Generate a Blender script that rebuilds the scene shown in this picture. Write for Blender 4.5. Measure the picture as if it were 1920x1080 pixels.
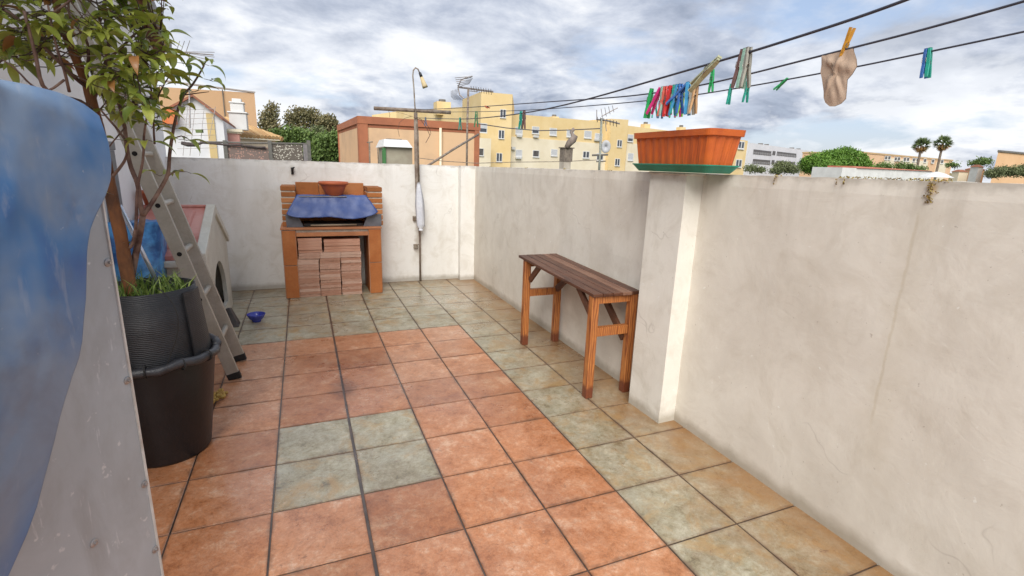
import bpy, math, random
from mathutils import Vector, Matrix, noise
random.seed(7)
sc = bpy.context.scene
for o in list(bpy.data.objects): bpy.data.objects.remove(o)
COL = sc.collection
PI = math.pi
# ------------------------------------------------------------------ camera
YAW, PITCH, ROLL = 0.3968, 0.2426, 0.0342
CAM = Vector((0.512325, -1.843083, 1.31406)); FPX = 936.6
_f = Vector((math.sin(YAW)*math.cos(PITCH), math.cos(YAW)*math.cos(PITCH), -math.sin(PITCH)))
_r0 = Vector((math.cos(YAW), -math.sin(YAW), 0)); _u0 = _r0.cross(_f)
_r = _r0*math.cos(ROLL) + _u0*math.sin(ROLL); _u = _u0*math.cos(ROLL) - _r0*math.sin(ROLL)
cd = bpy.data.cameras.new('camera'); cam = bpy.data.objects.new('camera', cd); COL.objects.link(cam)
cd.sensor_width = 36; cd.lens = 36*FPX/1920; cd.clip_start = 0.05; cd.clip_end = 5000
m = Matrix((( _r.x, _u.x, -_f.x, CAM.x), (_r.y, _u.y, -_f.y, CAM.y), (_r.z, _u.z, -_f.z, CAM.z), (0, 0, 0, 1)))
cam.matrix_world = m
sc.camera = cam
# ------------------------------------------------------------------ light
sc.view_settings.view_transform = 'Standard'; sc.view_settings.look = 'None'
sc.view_settings.exposure = 1.16; sc.view_settings.gamma = 1
SUN_EL, SUN_AZ = math.radians(42), math.radians(207)      # azimuth clockwise from +Y
sd = bpy.data.lights.new('sun', 'SUN'); sun = bpy.data.objects.new('sun', sd); COL.objects.link(sun)
sd.energy = 1.85; sd.angle = math.radians(42); sd.color = (1, .96, .90)
tosun = Vector((math.sin(SUN_AZ)*math.cos(SUN_EL), math.cos(SUN_AZ)*math.cos(SUN_EL), math.sin(SUN_EL)))
sun.rotation_euler = tosun.to_track_quat('Z', 'Y').to_euler(); sun.location = (0, -5, 12)

def N(nt, t, **kw):
    n = nt.nodes.new(t)
    for k, v in kw.items():
        if hasattr(n, k): setattr(n, k, v)
        else: n.inputs[k.replace('_', ' ')].default_value = v
    return n
def L(nt, a, b): nt.links.new(a, b)
def math_(nt, op, a, b=0.0, clamp=False):
    n = nt.nodes.new('ShaderNodeMath'); n.operation = op; n.use_clamp = clamp
    for i, v in enumerate((a, b)):
        if hasattr(v, 'links'): nt.links.new(v, n.inputs[i])
        else: n.inputs[i].default_value = v
    return n.outputs[0]
def ramp_(nt, fac, stops):
    n = nt.nodes.new('ShaderNodeValToRGB'); e = n.color_ramp.elements
    while len(e) < len(stops): e.new(0.5)
    for el, (p, c) in zip(e, stops):
        el.position = p; el.color = (c[0], c[1], c[2], 1) if hasattr(c, '__len__') else (c, c, c, 1)
    nt.links.new(fac, n.inputs[0]); return n.outputs[0]
def mix_(nt, fac, a, b, mode='MIX'):
    n = nt.nodes.new('ShaderNodeMix'); n.data_type = 'RGBA'; n.blend_type = mode
    for i, v in ((0, fac), (6, a), (7, b)):
        if hasattr(v, 'links'): nt.links.new(v, n.inputs[i])
        elif i == 0: n.inputs[0].default_value = v
        else: n.inputs[i].default_value = (v[0], v[1], v[2], 1)
    return n.outputs[2]
def noise_(nt, vec, scale, detail=4, rough=.55, dist=0.0):
    n = nt.nodes.new('ShaderNodeTexNoise'); n.inputs['Scale'].default_value = scale
    n.inputs['Detail'].default_value = detail; n.inputs['Roughness'].default_value = rough
    n.inputs['Distortion'].default_value = dist
    if vec is not None: nt.links.new(vec, n.inputs['Vector'])
    return n.outputs[0]
def mapping_(nt, vec, loc=(0, 0, 0), rot=(0, 0, 0), scale=(1, 1, 1)):
    n = nt.nodes.new('ShaderNodeMapping'); n.inputs[1].default_value = loc; n.inputs[2].default_value = rot
    n.inputs[3].default_value = scale; nt.links.new(vec, n.inputs[0]); return n.outputs[0]

# sky: Nishita behind a layer of procedural clouds, laid out by direction
w = bpy.data.worlds.new('World'); sc.world = w; w.use_nodes = True
nt = w.node_tree; nt.nodes.clear()
out = nt.nodes.new('ShaderNodeOutputWorld'); bg = nt.nodes.new('ShaderNodeBackground')
sky = nt.nodes.new('ShaderNodeTexSky'); sky.sky_type = 'NISHITA'; sky.sun_disc = False
sky.sun_elevation = SUN_EL; sky.sun_rotation = SUN_AZ; sky.air_density = 1.0; sky.dust_density = 1.2
tc = nt.nodes.new('ShaderNodeTexCoord'); sep = nt.nodes.new('ShaderNodeSeparateXYZ'); L(nt, tc.outputs['Generated'], sep.inputs[0])
zz = math_(nt, 'ADD', math_(nt, 'MAXIMUM', sep.outputs[2], 0.0), 0.22)
cmb = nt.nodes.new('ShaderNodeCombineXYZ')
L(nt, math_(nt, 'DIVIDE', sep.outputs[0], zz), cmb.inputs[0]); L(nt, math_(nt, 'DIVIDE', sep.outputs[1], zz), cmb.inputs[1])
cv = mapping_(nt, cmb.outputs[0], loc=(3.1, 1.7, 0.4))
n1 = noise_(nt, cv, .9, 7, .56, .25)
n2 = noise_(nt, mapping_(nt, cmb.outputs[0], loc=(8.2, 5.1, 2)), .62, 5, .55, .3)
n3 = noise_(nt, mapping_(nt, cmb.outputs[0], loc=(1.2, 7.7, 5)), 2.6, 7, .62, .2)
cover = ramp_(nt, n1, [(.34, 0.0), (.43, 1.0)])
tone = math_(nt, 'ADD', math_(nt, 'MULTIPLY', n2, .62), math_(nt, 'MULTIPLY', n3, .38))
cloudcol = ramp_(nt, tone, [(.44, (2.4, 2.75, 3.5)), (.495, (3.5, 3.85, 4.65)), (.535, (4.8, 5.1, 5.75)), (.585, (6.7, 6.8, 7.0))])
# billowing white heads low over the horizon
n4 = noise_(nt, mapping_(nt, tc.outputs['Generated'], loc=(2.3, .6, 0), scale=(1, 1, 2.1)), 4.2, 8, .60, .35)
hor = ramp_(nt, sep.outputs[2], [(.02, 1.0), (.10, .75), (.26, 0.0)])
puff = math_(nt, 'MULTIPLY', ramp_(nt, n4, [(.44, 0.0), (.56, 1.0)]), hor)
cloudcol = mix_(nt, puff, cloudcol, (7.3, 7.4, 7.55))
low = ramp_(nt, n4, [(.34, 1.0), (.44, 0.0)])
cloudcol = mix_(nt, math_(nt, 'MULTIPLY', math_(nt, 'MULTIPLY', low, hor), .7), cloudcol, (4.0, 4.55, 5.5))
skyb = mix_(nt, 1.0, sky.outputs[0], (1.05, .92, .92), 'MULTIPLY')
skyb = mix_(nt, .5, skyb, (3.6, 4.7, 6.4))
final = mix_(nt, math_(nt, 'MULTIPLY', cover, .95), skyb, cloudcol)
L(nt, final, bg.inputs[0]); bg.inputs[1].default_value = 0.067; L(nt, bg.outputs[0], out.inputs[0])

# ------------------------------------------------------------------ pixel helpers: a pixel of the photograph to a point on a plane
def ray(x, y): return _f + _r*((x-960)/FPX) - _u*((y-540)/FPX)
def on(x, y, ax, val):
    d = ray(x, y); return CAM + d*((val-CAM[ax])/d[ax])
def hz(x): # horizon row at column x
    # row where ray z = 0
    a = _f.z + _r.z*(x-960)/FPX
    return 540 + a/_u.z*FPX
def plan(px, zd):
    p = CAM + ray(px, hz(px))*zd; return Vector((p.x, p.y, 0))
class Face:   # a vertical plane through two plan points
    def __init__(s, A, B):
        s.A = Vector((A[0], A[1], 0)); s.B = Vector((B[0], B[1], 0)); s.t = (s.B-s.A).normalized()
        s.n = Vector((s.t.y, -s.t.x, 0))
        if s.n.dot(CAM-s.A) < 0: s.n = -s.n
    def hit(s, x, y):
        d = ray(x, y); k = (s.A-CAM).dot(s.n)/d.dot(s.n); return CAM + d*k
    def st(s, x, y):
        p = s.hit(x, y); return (p-s.A).dot(s.t), p.z
    def pt(s, a, z, o=0.0): return s.A + s.t*a + s.n*o + Vector((0, 0, z))

# ------------------------------------------------------------------ mesh helper
class MB:
    def __init__(s): s.v = []; s.f = []; s.c = []
    def quad(s, *p, c=None):
        b = len(s.v); s.v += [Vector(q) for q in p]; s.f.append(tuple(range(b, b+len(p)))); s.c.append(c)
    def box(s, lo, hi, c=None):
        x0, y0, z0 = lo; x1, y1, z1 = hi
        s.hexa([(x0,y0,z0),(x1,y0,z0),(x1,y1,z0),(x0,y1,z0)], [(x0,y0,z1),(x1,y0,z1),(x1,y1,z1),(x0,y1,z1)], c)
    def hexa(s, bot, top, c=None):
        b = len(s.v); n = len(bot); s.v += [Vector(q) for q in bot] + [Vector(q) for q in top]
        s.f.append(tuple(b+n-1-i for i in range(n))); s.f.append(tuple(b+n+i for i in range(n)))
        for i in range(n): j = (i+1) % n; s.f.append((b+i, b+j, b+n+j, b+n+i))
        s.c += [c]*(n+2)
    def bar(s, a, b, wx, wy, up=(0, 0, 1), c=None, tw=1.0):   # box beam from a to b
        a, b = Vector(a), Vector(b); d = (b-a).normalized(); u = Vector(up)
        if abs(d.dot(u)) > .98: u = Vector((1, 0, 0))
        x = d.cross(u).normalized(); y = x.cross(d).normalized()
        q = lambda p, k: [p-x*wx/2*k-y*wy/2*k, p+x*wx/2*k-y*wy/2*k, p+x*wx/2*k+y*wy/2*k, p-x*wx/2*k+y*wy/2*k]
        s.hexa(q(a, 1), q(b, tw), c)
    def tube(s, pts, r, n=8, cap=True, c=None):
        pts = [Vector(p) for p in pts]; m_ = len(pts)
        rs = r if hasattr(r, '__len__') else [r]*m_
        b = len(s.v); x = None
        for i, p in enumerate(pts):
            d = (pts[min(i+1, m_-1)]-pts[max(i-1, 0)]); d = d.normalized() if d.length > 1e-9 else Vector((0, 0, 1))
            if x is None: x = d.orthogonal().normalized()
            else:
                x = x - d*x.dot(d); x = x.normalized() if x.length > 1e-6 else d.orthogonal().normalized()
            y = d.cross(x)
            for k in range(n):
                a = 2*PI*k/n; s.v.append(p + (x*math.cos(a)+y*math.sin(a))*rs[i])
        for i in range(m_-1):
            for k in range(n):
                j = (k+1) % n; s.f.append((b+i*n+k, b+i*n+j, b+(i+1)*n+j, b+(i+1)*n+k)); s.c.append(c)
        if cap:
            s.f.append(tuple(b+n-1-k for k in range(n))); s.f.append(tuple(b+(m_-1)*n+k for k in range(n))); s.c += [c, c]
    def lathe(s, prof, cx, cy, n=32, c=None, sx=1.0, sy=1.0, wob=0.0):
        b = len(s.v)
        for i, (r, z) in enumerate(prof):
            for k in range(n):
                a = 2*PI*k/n; rr = r*(1+wob*math.sin(3*a+z*9)+wob*.6*math.sin(7*a+1+z*20)); s.v.append(Vector((cx+rr*sx*math.cos(a), cy+rr*sy*math.sin(a), z)))
        for i in range(len(prof)-1):
            for k in range(n):
                j = (k+1) % n; s.f.append((b+i*n+k, b+i*n+j, b+(i+1)*n+j, b+(i+1)*n+k)); s.c.append(c)
    def build(s, name, mat, parent=None, smooth=False, bevel=0.0, origin=None, attr='tint', solid=0.0, subsurf=0):
        if parent is not None:
            q = parent; off = Vector((0, 0, 0))
            while q is not None: off += Vector(q.location); q = q.parent
        else: off = Vector(origin) if origin is not None else Vector((0, 0, 0))
        me = bpy.data.meshes.new(name); me.from_pydata([tuple(v-off) for v in s.v], [], s.f); me.update()
        if any(c is not None for c in s.c):
            at = me.attributes.new(attr, 'FLOAT_COLOR', 'FACE')
            for i, c in enumerate(s.c):
                c = c if c is not None else 0.5
                at.data[i].color = (c, c, c, 1) if not hasattr(c, '__len__') else (*c, 1)
        me.materials.append(mat)
        if smooth:
            me.polygons.foreach_set('use_smooth', [True]*len(me.polygons))
        o = bpy.data.objects.new(name, me); COL.objects.link(o)
        if parent is not None: o.parent = parent
        elif origin is not None: o.location = off
        if solid: md = o.modifiers.new('s', 'SOLIDIFY'); md.thickness = solid; md.offset = 0
        if bevel: md = o.modifiers.new('b', 'BEVEL'); md.width = bevel; md.segments = 2; md.limit_method = 'ANGLE'
        if subsurf: md = o.modifiers.new('ss', 'SUBSURF'); md.levels = subsurf; md.render_levels = subsurf
        if smooth and bevel:
            pass
        return o
def empty(name, loc, label, cat, group=None):
    o = bpy.data.objects.new(name, None); COL.objects.link(o); o.location = loc; o.empty_display_size = .1
    return tag(o, label, cat, group)
def tag(o, label, cat, group=None):
    o['label'] = label; o['category'] = cat
    if group: o['group'] = group
    return o
def kind(o, k): o['kind'] = k; return o

# ------------------------------------------------------------------ materials
def M(name, col, rough=.7, col2=None, sc1=8.0, bump=0.0, bsc=40.0, metal=0.0, stretch=(1, 1, 1), lo=.35, hi=.65, spec=.5, fine=0.0, coord='Object'):
    m = bpy.data.materials.new(name); m.use_nodes = True; nt = m.node_tree; p = nt.nodes['Principled BSDF']
    p.inputs['Roughness'].default_value = rough; p.inputs['Metallic'].default_value = metal; p.inputs['Specular IOR Level'].default_value = spec
    p.inputs['Base Color'].default_value = (*col, 1)
    tc = nt.nodes.new('ShaderNodeTexCoord'); v = mapping_(nt, tc.outputs[coord], scale=stretch)
    if col2:
        c = mix_(nt, ramp_(nt, noise_(nt, v, sc1, 6, .6, .3), [(lo, 0.0), (hi, 1.0)]), col, col2)
        if fine:
            c = mix_(nt, fine, c, ramp_(nt, noise_(nt, v, sc1*9, 4, .7), [(.3, .35), (.7, 1.0)]), 'MULTIPLY')
        L(nt, c, p.inputs['Base Color'])
    if bump:
        b = nt.nodes.new('ShaderNodeBump'); b.inputs['Strength'].default_value = bump; b.inputs['Distance'].default_value = .01
        L(nt, noise_(nt, v, bsc, 5, .6), b.inputs['Height']); L(nt, b.outputs[0], p.inputs['Normal'])
    return m
def tintmat(name, stops, rough=.5, extra=.25, sc1=30, bump=0.0, bsc=60, trans=0.0, stretch=(1, 1, 1), spec=.5):
    m = bpy.data.materials.new(name); m.use_nodes = True; nt = m.node_tree; p = nt.nodes['Principled BSDF']
    a = nt.nodes.new('ShaderNodeAttribute'); a.attribute_name = 'tint'
    tc = nt.nodes.new('ShaderNodeTexCoord'); v = mapping_(nt, tc.outputs['Object'], scale=stretch)
    n = noise_(nt, v, sc1, 5, .6)
    f = math_(nt, 'ADD', a.outputs['Fac'], math_(nt, 'MULTIPLY', math_(nt, 'SUBTRACT', n, .5), extra*2), True)
    c = ramp_(nt, f, stops); L(nt, c, p.inputs['Base Color'])
    p.inputs['Roughness'].default_value = rough; p.inputs['Specular IOR Level'].default_value = spec
    if bump:
        b = nt.nodes.new('ShaderNodeBump'); b.inputs['Strength'].default_value = bump; b.inputs['Distance'].default_value = .01
        L(nt, noise_(nt, v, bsc, 5, .6), b.inputs['Height']); L(nt, b.outputs[0], p.inputs['Normal'])
    if trans:
        t = nt.nodes.new('ShaderNodeBsdfTranslucent'); L(nt, c, t.inputs[0]); x = nt.nodes.new('ShaderNodeMixShader'); x.inputs[0].default_value = trans
        L(nt, p.outputs[0], x.inputs[1]); L(nt, t.outputs[0], x.inputs[2]); L(nt, x.outputs[0], nt.nodes['Material Output'].inputs[0])
    return m

# plaster with grime, vertical drips and rain streaks; along = axis that runs along the wall
def plaster(name, c1, c2, along, dirt, streaks=(), topz=1.29, base=(.20, .16, .09), damp=.5):
    m = bpy.data.materials.new(name); m.use_nodes = True; nt = m.node_tree; p = nt.nodes['Principled BSDF']
    g = nt.nodes.new('ShaderNodeNewGeometry'); sp = nt.nodes.new('ShaderNodeSeparateXYZ'); L(nt, g.outputs['Position'], sp.inputs[0])
    al = sp.outputs[along]; z = sp.outputs[2]; P = g.outputs['Position']
    c = mix_(nt, ramp_(nt, noise_(nt, P, 1.6, 6, .62, .6), [(.36, 0.0), (.66, 1.0)]), c1, c2)
    # trowel patches
    c = mix_(nt, ramp_(nt, noise_(nt, P, 5.5, 6, .7, .8), [(.48, 0.0), (.75, .55)]), c, dirt)
    c = mix_(nt, ramp_(nt, noise_(nt, mapping_(nt, P, scale=(1, 1, .25)), 3.3, 5, .6, .2), [(.5, 0.0), (.78, .5)]), c, dirt)
    # drips under the top edge
    up = math_(nt, 'SUBTRACT', z, topz-.32); up = ramp_(nt, math_(nt, 'MULTIPLY', up, 3.0), [(0.0, 0.0), (1.0, 1.0)])
    dr = ramp_(nt, noise_(nt, mapping_(nt, P, scale=(9, 9, .7)), 1.0, 5, .65, .1), [(.52, 0.0), (.70, 1.0)])
    c = mix_(nt, math_(nt, 'MULTIPLY', math_(nt, 'MULTIPLY', up, dr), .24), c, (.20, .16, .11))
    # damp, mossy foot
    nz = noise_(nt, P, 9, 5, .6)
    ft = math_(nt, 'SUBTRACT', math_(nt, 'ADD', .035, math_(nt, 'MULTIPLY', nz, .07)), z)
    ft = ramp_(nt, math_(nt, 'MULTIPLY', ft, 22), [(0.0, 0.0), (1.0, 1.0)])
    c = mix_(nt, math_(nt, 'MULTIPLY', ft, damp), c, base)
    tp = math_(nt, 'SUBTRACT', z, math_(nt, 'SUBTRACT', topz-.005, math_(nt, 'MULTIPLY', math_(nt, 'SUBTRACT', nz, .4), .12)))
    c = mix_(nt, ramp_(nt, math_(nt, 'MULTIPLY', tp, 40), [(0.0, 0.0), (1.0, .35)]), c, (.16, .13, .09))
    ck = nt.nodes.new('ShaderNodeTexVoronoi'); ck.feature = 'DISTANCE_TO_EDGE'; ck.inputs['Scale'].default_value = 1.3
    dv_ = nt.nodes.new('ShaderNodeVectorMath'); dv_.operation = 'ADD'; L(nt, P, dv_.inputs[0]); nn0 = nt.nodes.new('ShaderNodeTexNoise'); nn0.inputs['Scale'].default_value = 5; L(nt, P, nn0.inputs['Vector']); sc0 = nt.nodes.new('ShaderNodeVectorMath'); sc0.operation = 'SCALE'; sc0.inputs['Scale'].default_value = .35; L(nt, nn0.outputs['Color'], sc0.inputs[0]); L(nt, sc0.outputs[0], dv_.inputs[1]); L(nt, dv_.outputs[0], ck.inputs['Vector'])
    cm = math_(nt, 'MULTIPLY', ramp_(nt, ck.outputs['Distance'], [(0.0, 1.0), (.006, 0.0)]), ramp_(nt, noise_(nt, P, 2.3, 3), [(.55, 0.0), (.64, .30)]))
    c = mix_(nt, cm, c, (.22, .18, .14))
    chip = ramp_(nt, noise_(nt, P, 24, 4, .6, .3), [(.69, 0.0), (.72, .6)]); c = mix_(nt, chip, c, tuple(min(.85, x*1.25) for x in c2))
    spk = ramp_(nt, noise_(nt, P, 60, 3, .6), [(.70, 0.0), (.75, .45)]); c = mix_(nt, spk, c, (.24, .19, .14))
    for (pos, wd, z0, z1, col, st) in streaks:
        wob = math_(nt, 'MULTIPLY', math_(nt, 'SUBTRACT', noise_(nt, P, 14, 4, .6), .5), wd*2.2)
        d = math_(nt, 'ABSOLUTE', math_(nt, 'SUBTRACT', math_(nt, 'ADD', al, wob), pos))
        f = ramp_(nt, math_(nt, 'DIVIDE', d, wd), [(0.25, 1.0), (1.0, 0.0)])
        zf = math_(nt, 'MULTIPLY', math_(nt, 'MULTIPLY', math_(nt, 'SUBTRACT', z, z0), 12, True), math_(nt, 'MULTIPLY', math_(nt, 'SUBTRACT', z1, z), 40, True), True)
        c = mix_(nt, math_(nt, 'MULTIPLY', math_(nt, 'MULTIPLY', f, zf), st), c, col)
    L(nt, c, p.inputs['Base Color']); p.inputs['Roughness'].default_value = .85; p.inputs['Specular IOR Level'].default_value = .3
    b = nt.nodes.new('ShaderNodeBump'); b.inputs['Strength'].default_value = .16; b.inputs['Distance'].default_value = .009
    trow = ramp_(nt, noise_(nt, mapping_(nt, P, rot=(.5, .3, 0), scale=(1, 1, 1.6)), 3.1, 5, .5, 1.2), [(.46, 0.0), (.50, 1.0)])
    h = math_(nt, 'ADD', math_(nt, 'ADD', math_(nt, 'MULTIPLY', noise_(nt, P, 4.5, 4, .55, .5), 2.2), math_(nt, 'MULTIPLY', trow, .12)), math_(nt, 'ADD', math_(nt, 'MULTIPLY', noise_(nt, P, 22, 6, .6), .55), math_(nt, 'MULTIPLY', noise_(nt, P, 140, 3, .6), .12)))
    L(nt, h, b.inputs['Height']); L(nt, b.outputs[0], p.inputs['Normal'])
    return m

# ------------------------------------------------------------------ floor
T = .33; XR = 2.292; YB = 3.655; XL = -.62; Y0 = -3.4
floor_m = bpy.data.materials.new('tile'); floor_m.use_nodes = True
nt = floor_m.node_tree; p = nt.nodes['Principled BSDF']
a = nt.nodes.new('ShaderNodeAttribute'); a.attribute_name = 'tint'
sp = nt.nodes.new('ShaderNodeSeparateColor'); L(nt, a.outputs['Color'], sp.inputs[0])
kindv, rnd, grout = sp.outputs[0], sp.outputs[1], sp.outputs[2]
g = nt.nodes.new('ShaderNodeNewGeometry'); P = g.outputs['Position']
sh = nt.nodes.new('ShaderNodeVectorMath'); sh.operation = 'ADD'; L(nt, P, sh.inputs[0])
cx = nt.nodes.new('ShaderNodeCombineXYZ'); L(nt, math_(nt, 'MULTIPLY', rnd, 37.0), cx.inputs[2]); L(nt, math_(nt, 'MULTIPLY', rnd, 11.0), cx.inputs[0]); L(nt, cx.outputs[0], sh.inputs[1])
V = sh.outputs[0]
na = noise_(nt, V, 7.5, 8, .70, .35); nb = noise_(nt, V, 26, 7, .74, .35); nc = noise_(nt, V, 90, 4, .75)
fa = math_(nt, 'ADD', math_(nt, 'ADD', math_(nt, 'MULTIPLY', na, .45), math_(nt, 'MULTIPLY', nb, .35)), math_(nt, 'MULTIPLY', nc, .20))
red = ramp_(nt, fa, [(.38, (.31, .105, .034)), (.455, (.48, .185, .072)), (.53, (.56, .25, .12)), (.61, (.67, .40, .25))])
red = mix_(nt, 1.0, red, ramp_(nt, rnd, [(0, (.80, .74, .66)), (.5, (1, 1, 1)), (1, (1.06, 1.12, 1.2))]), 'MULTIPLY')
gry = ramp_(nt, fa, [(.38, (.14, .115, .07)), (.45, (.31, .27, .17)), (.53, (.42, .385, .28)), (.62, (.56, .52, .39))])
gry = mix_(nt, ramp_(nt, noise_(nt, V, 6.5, 7, .72, .6), [(.49, 0.0), (.64, .7)]), gry, (.42, .26, .10))
gry = mix_(nt, ramp_(nt, noise_(nt, V, 7.2, 6, .7, .5), [(.53, 0.0), (.66, .40)]), gry, (.37, .37, .29))
c = mix_(nt, kindv, red, gry)
# brown veins and pits
vein = ramp_(nt, noise_(nt, V, 9, 6, .75, 2.2), [(.475, 0.0), (.495, 1.0), (.51, 1.0), (.53, 0.0)])
c = mix_(nt, math_(nt, 'MULTIPLY', vein, .22), c, (.12, .07, .04))
pit = ramp_(nt, noise_(nt, V, 75, 3, .6), [(.27, 1.0), (.33, 0.0)])
c = mix_(nt, math_(nt, 'MULTIPLY', pit, .5), c, (.08, .05, .03))
spx = nt.nodes.new('ShaderNodeSeparateXYZ'); L(nt, P, spx.inputs[0])
# ochre dirt washed against the right hand wall and the back wall
dw = ramp_(nt, math_(nt, 'ADD', math_(nt, 'MULTIPLY', math_(nt, 'SUBTRACT', spx.outputs[0], XR-.62), 1.5), math_(nt, 'SUBTRACT', noise_(nt, P, 5, 5, .65), .55)), [(.1, 0.0), (.9, .8)])
c = mix_(nt, dw, c, (.27, .125, .035))
db = ramp_(nt, math_(nt, 'ADD', math_(nt, 'MULTIPLY', math_(nt, 'SUBTRACT', spx.outputs[1], YB-.35), 2.5), math_(nt, 'SUBTRACT', noise_(nt, P, 5, 5, .65), .55)), [(.1, 0.0), (.9, .6)])
c = mix_(nt, db, c, (.17, .10, .05))
def edge_(ax):
    f = math_(nt, 'FRACT', math_(nt, 'DIVIDE', math_(nt, 'ADD', spx.outputs[ax], 33.0), T)); return math_(nt, 'MINIMUM', f, math_(nt, 'SUBTRACT', 1.0, f))
ed_ = math_(nt, 'MINIMUM', edge_(0), edge_(1))
hal = math_(nt, 'ADD', ed_, math_(nt, 'MULTIPLY', math_(nt, 'SUBTRACT', noise_(nt, P, 11, 5, .65), .5), .16))
c = mix_(nt, ramp_(nt, hal, [(.0, .62), (.045, 0.0)]), c, (.13, .065, .035))
# trodden grime and drip marks across several tiles
gm0 = noise_(nt, P, 2.1, 7, .68, .9); c = mix_(nt, ramp_(nt, gm0, [(.52, 0.0), (.68, .42)]), c, mix_(nt, 1.0, c, (.50, .40, .33), 'MULTIPLY'))
c = mix_(nt, ramp_(nt, noise_(nt, P, 34, 4, .7, .5), [(.66, 0.0), (.72, .4)]), c, (.70, .50, .36))
c = mix_(nt, ramp_(nt, noise_(nt, P, 21, 5, .7, .4), [(.30, .6), (.38, 0.0)]), c, (.16, .075, .04))
dst = nt.nodes.new('ShaderNodeVectorMath'); dst.operation = 'DISTANCE'; L(nt, mapping_(nt, P, scale=(1, .45, 1)), dst.inputs[0]); dst.inputs[1].default_value = (2*T+.01, 3.1*T*.45, 0)
sm0 = ramp_(nt, math_(nt, 'ADD', dst.outputs['Value'], math_(nt, 'MULTIPLY', noise_(nt, P, 12, 4), .10)), [(.06, .7), (.14, 0.0)]); c = mix_(nt, sm0, c, (.10, .05, .035))
gro = mix_(nt, ramp_(nt, noise_(nt, P, 6, 4, .6), [(.45, 0.0), (.7, 1.0)]), (.045, .027, .017), (.13, .08, .058))
c = mix_(nt, grout, c, gro)
wet = ramp_(nt, noise_(nt, P, 1.3, 5, .6, .5), [(.38, 1.0), (.62, 0.0)])
c = mix_(nt, math_(nt, 'MULTIPLY', wet, .30), c, mix_(nt, 1.0, c, (.62, .55, .50), 'MULTIPLY'))
L(nt, c, p.inputs['Base Color'])
ro = math_(nt, 'ADD', math_(nt, 'SUBTRACT', .42, math_(nt, 'MULTIPLY', wet, .24)), math_(nt, 'MULTIPLY', nb, .16))
L(nt, ro, p.inputs['Roughness']); L(nt, math_(nt, 'MULTIPLY', wet, .5), p.inputs['Coat Weight']); p.inputs['Coat Roughness'].default_value = .16; p.inputs['Specular IOR Level'].default_value = .75
b = nt.nodes.new('ShaderNodeBump'); b.inputs['Strength'].default_value = .35; b.inputs['Distance'].default_value = .006
L(nt, math_(nt, 'ADD', na, math_(nt, 'MULTIPLY', nb, .6)), b.inputs['Height']); L(nt, b.outputs[0], p.inputs['Normal'])

fl = MB(); ZG = -.004
fl.quad((XL-.3, Y0, ZG), (XR+.1, Y0, ZG), (XR+.1, YB+.1, ZG), (XL-.3, YB+.1, ZG), c=(0, 0, 1))
for i in range(-4, 8):
    for j in range(-11, 13):
        x0, x1, y0, y1 = i*T, (i+1)*T, j*T, (j+1)*T
        if x0 > XR or y0 > YB: continue
        x1 = min(x1, XR+.05); y1 = min(y1, YB+.05)
        gj = .0034; gl = .0060 if i == 2 else gj; gr = .0060 if i == 1 else gj   # the worn joint at x = 2 T is wider
        k = 1 if (i >= 5 or j >= 6 or (i in (1, 2) and j in (0, 1))) else 0
        r = random.random(); c_ = (k, r, 0)
        jx = lambda: random.uniform(-.0006, .0006)
        xa, xb, ya, yb = x0+gl+jx(), x1-gr+jx(), y0+gj+jx(), y1-gj+jx()
        e = .0018; z1 = random.uniform(-.0004, .0006)
        A = [(xa, ya, ZG-.002), (xb, ya, ZG-.002), (xb, yb, ZG-.002), (xa, yb, ZG-.002)]
        B = [(xa, ya, z1-.0012), (xb, ya, z1-.0012), (xb, yb, z1-.0012), (xa, yb, z1-.0012)]
        C = [(xa+e, ya+e, z1), (xb-e, ya+e, z1), (xb-e, yb-e, z1), (xa+e, yb-e, z1)]
        for q in range(4):
            w_ = (q+1) % 4; fl.quad(A[q], A[w_], B[w_], B[q], c=c_); fl.quad(B[q], B[w_], C[w_], C[q], c=c_)
        fl.quad(*C, c=c_)
kind(fl.build('floor', floor_m), 'structure')

# ------------------------------------------------------------------ parapet walls
sYB = on(1745, 360, 0, XR).y; s2 = on(1455, 340, 0, XR).y; s3 = on(1583, 342, 0, XR).y; s4 = on(1570,340,0,XR).y
lich = (.36, .21, .04)
wr_m = plaster('plaster_right', (.64, .595, .52), (.76, .72, .64), 1, (.54, .485, .40),
    streaks=[(sYB, .075, .3, 1.25, (.46, .39, .26), .14), (sYB+.02, .007, .45, 1.22, (.40, .32, .18), .24), (sYB, .016, 1.235, 1.31, (.40, .22, .03), 1.0), (s2, .008, 1.262, 1.31, lich, .9), (s3, .010, 1.285, 1.31, lich, .9), (s4, .008, 1.275, 1.31, lich, .8)], topz=1.30)
wb_m = plaster('plaster_back', (.79, .775, .73), (.85, .84, .80), 0, (.58, .535, .45), topz=1.275,
    streaks=[(on(784, 400, 1, YB).x, .045, .25, .72, (.33, .27, .20), .5), (on(550, 330, 1, YB).x, .05, 1.12, 1.24, (.45, .40, .30), .45), (on(322,300,1,YB).x, .03, 1.2, 1.3, (.3,.26,.18), .5)])
pl_m = plaster('plaster_pillar', (.68, .65, .585), (.76, .735, .665), 1, (.50, .46, .38), topz=1.30)
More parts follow.
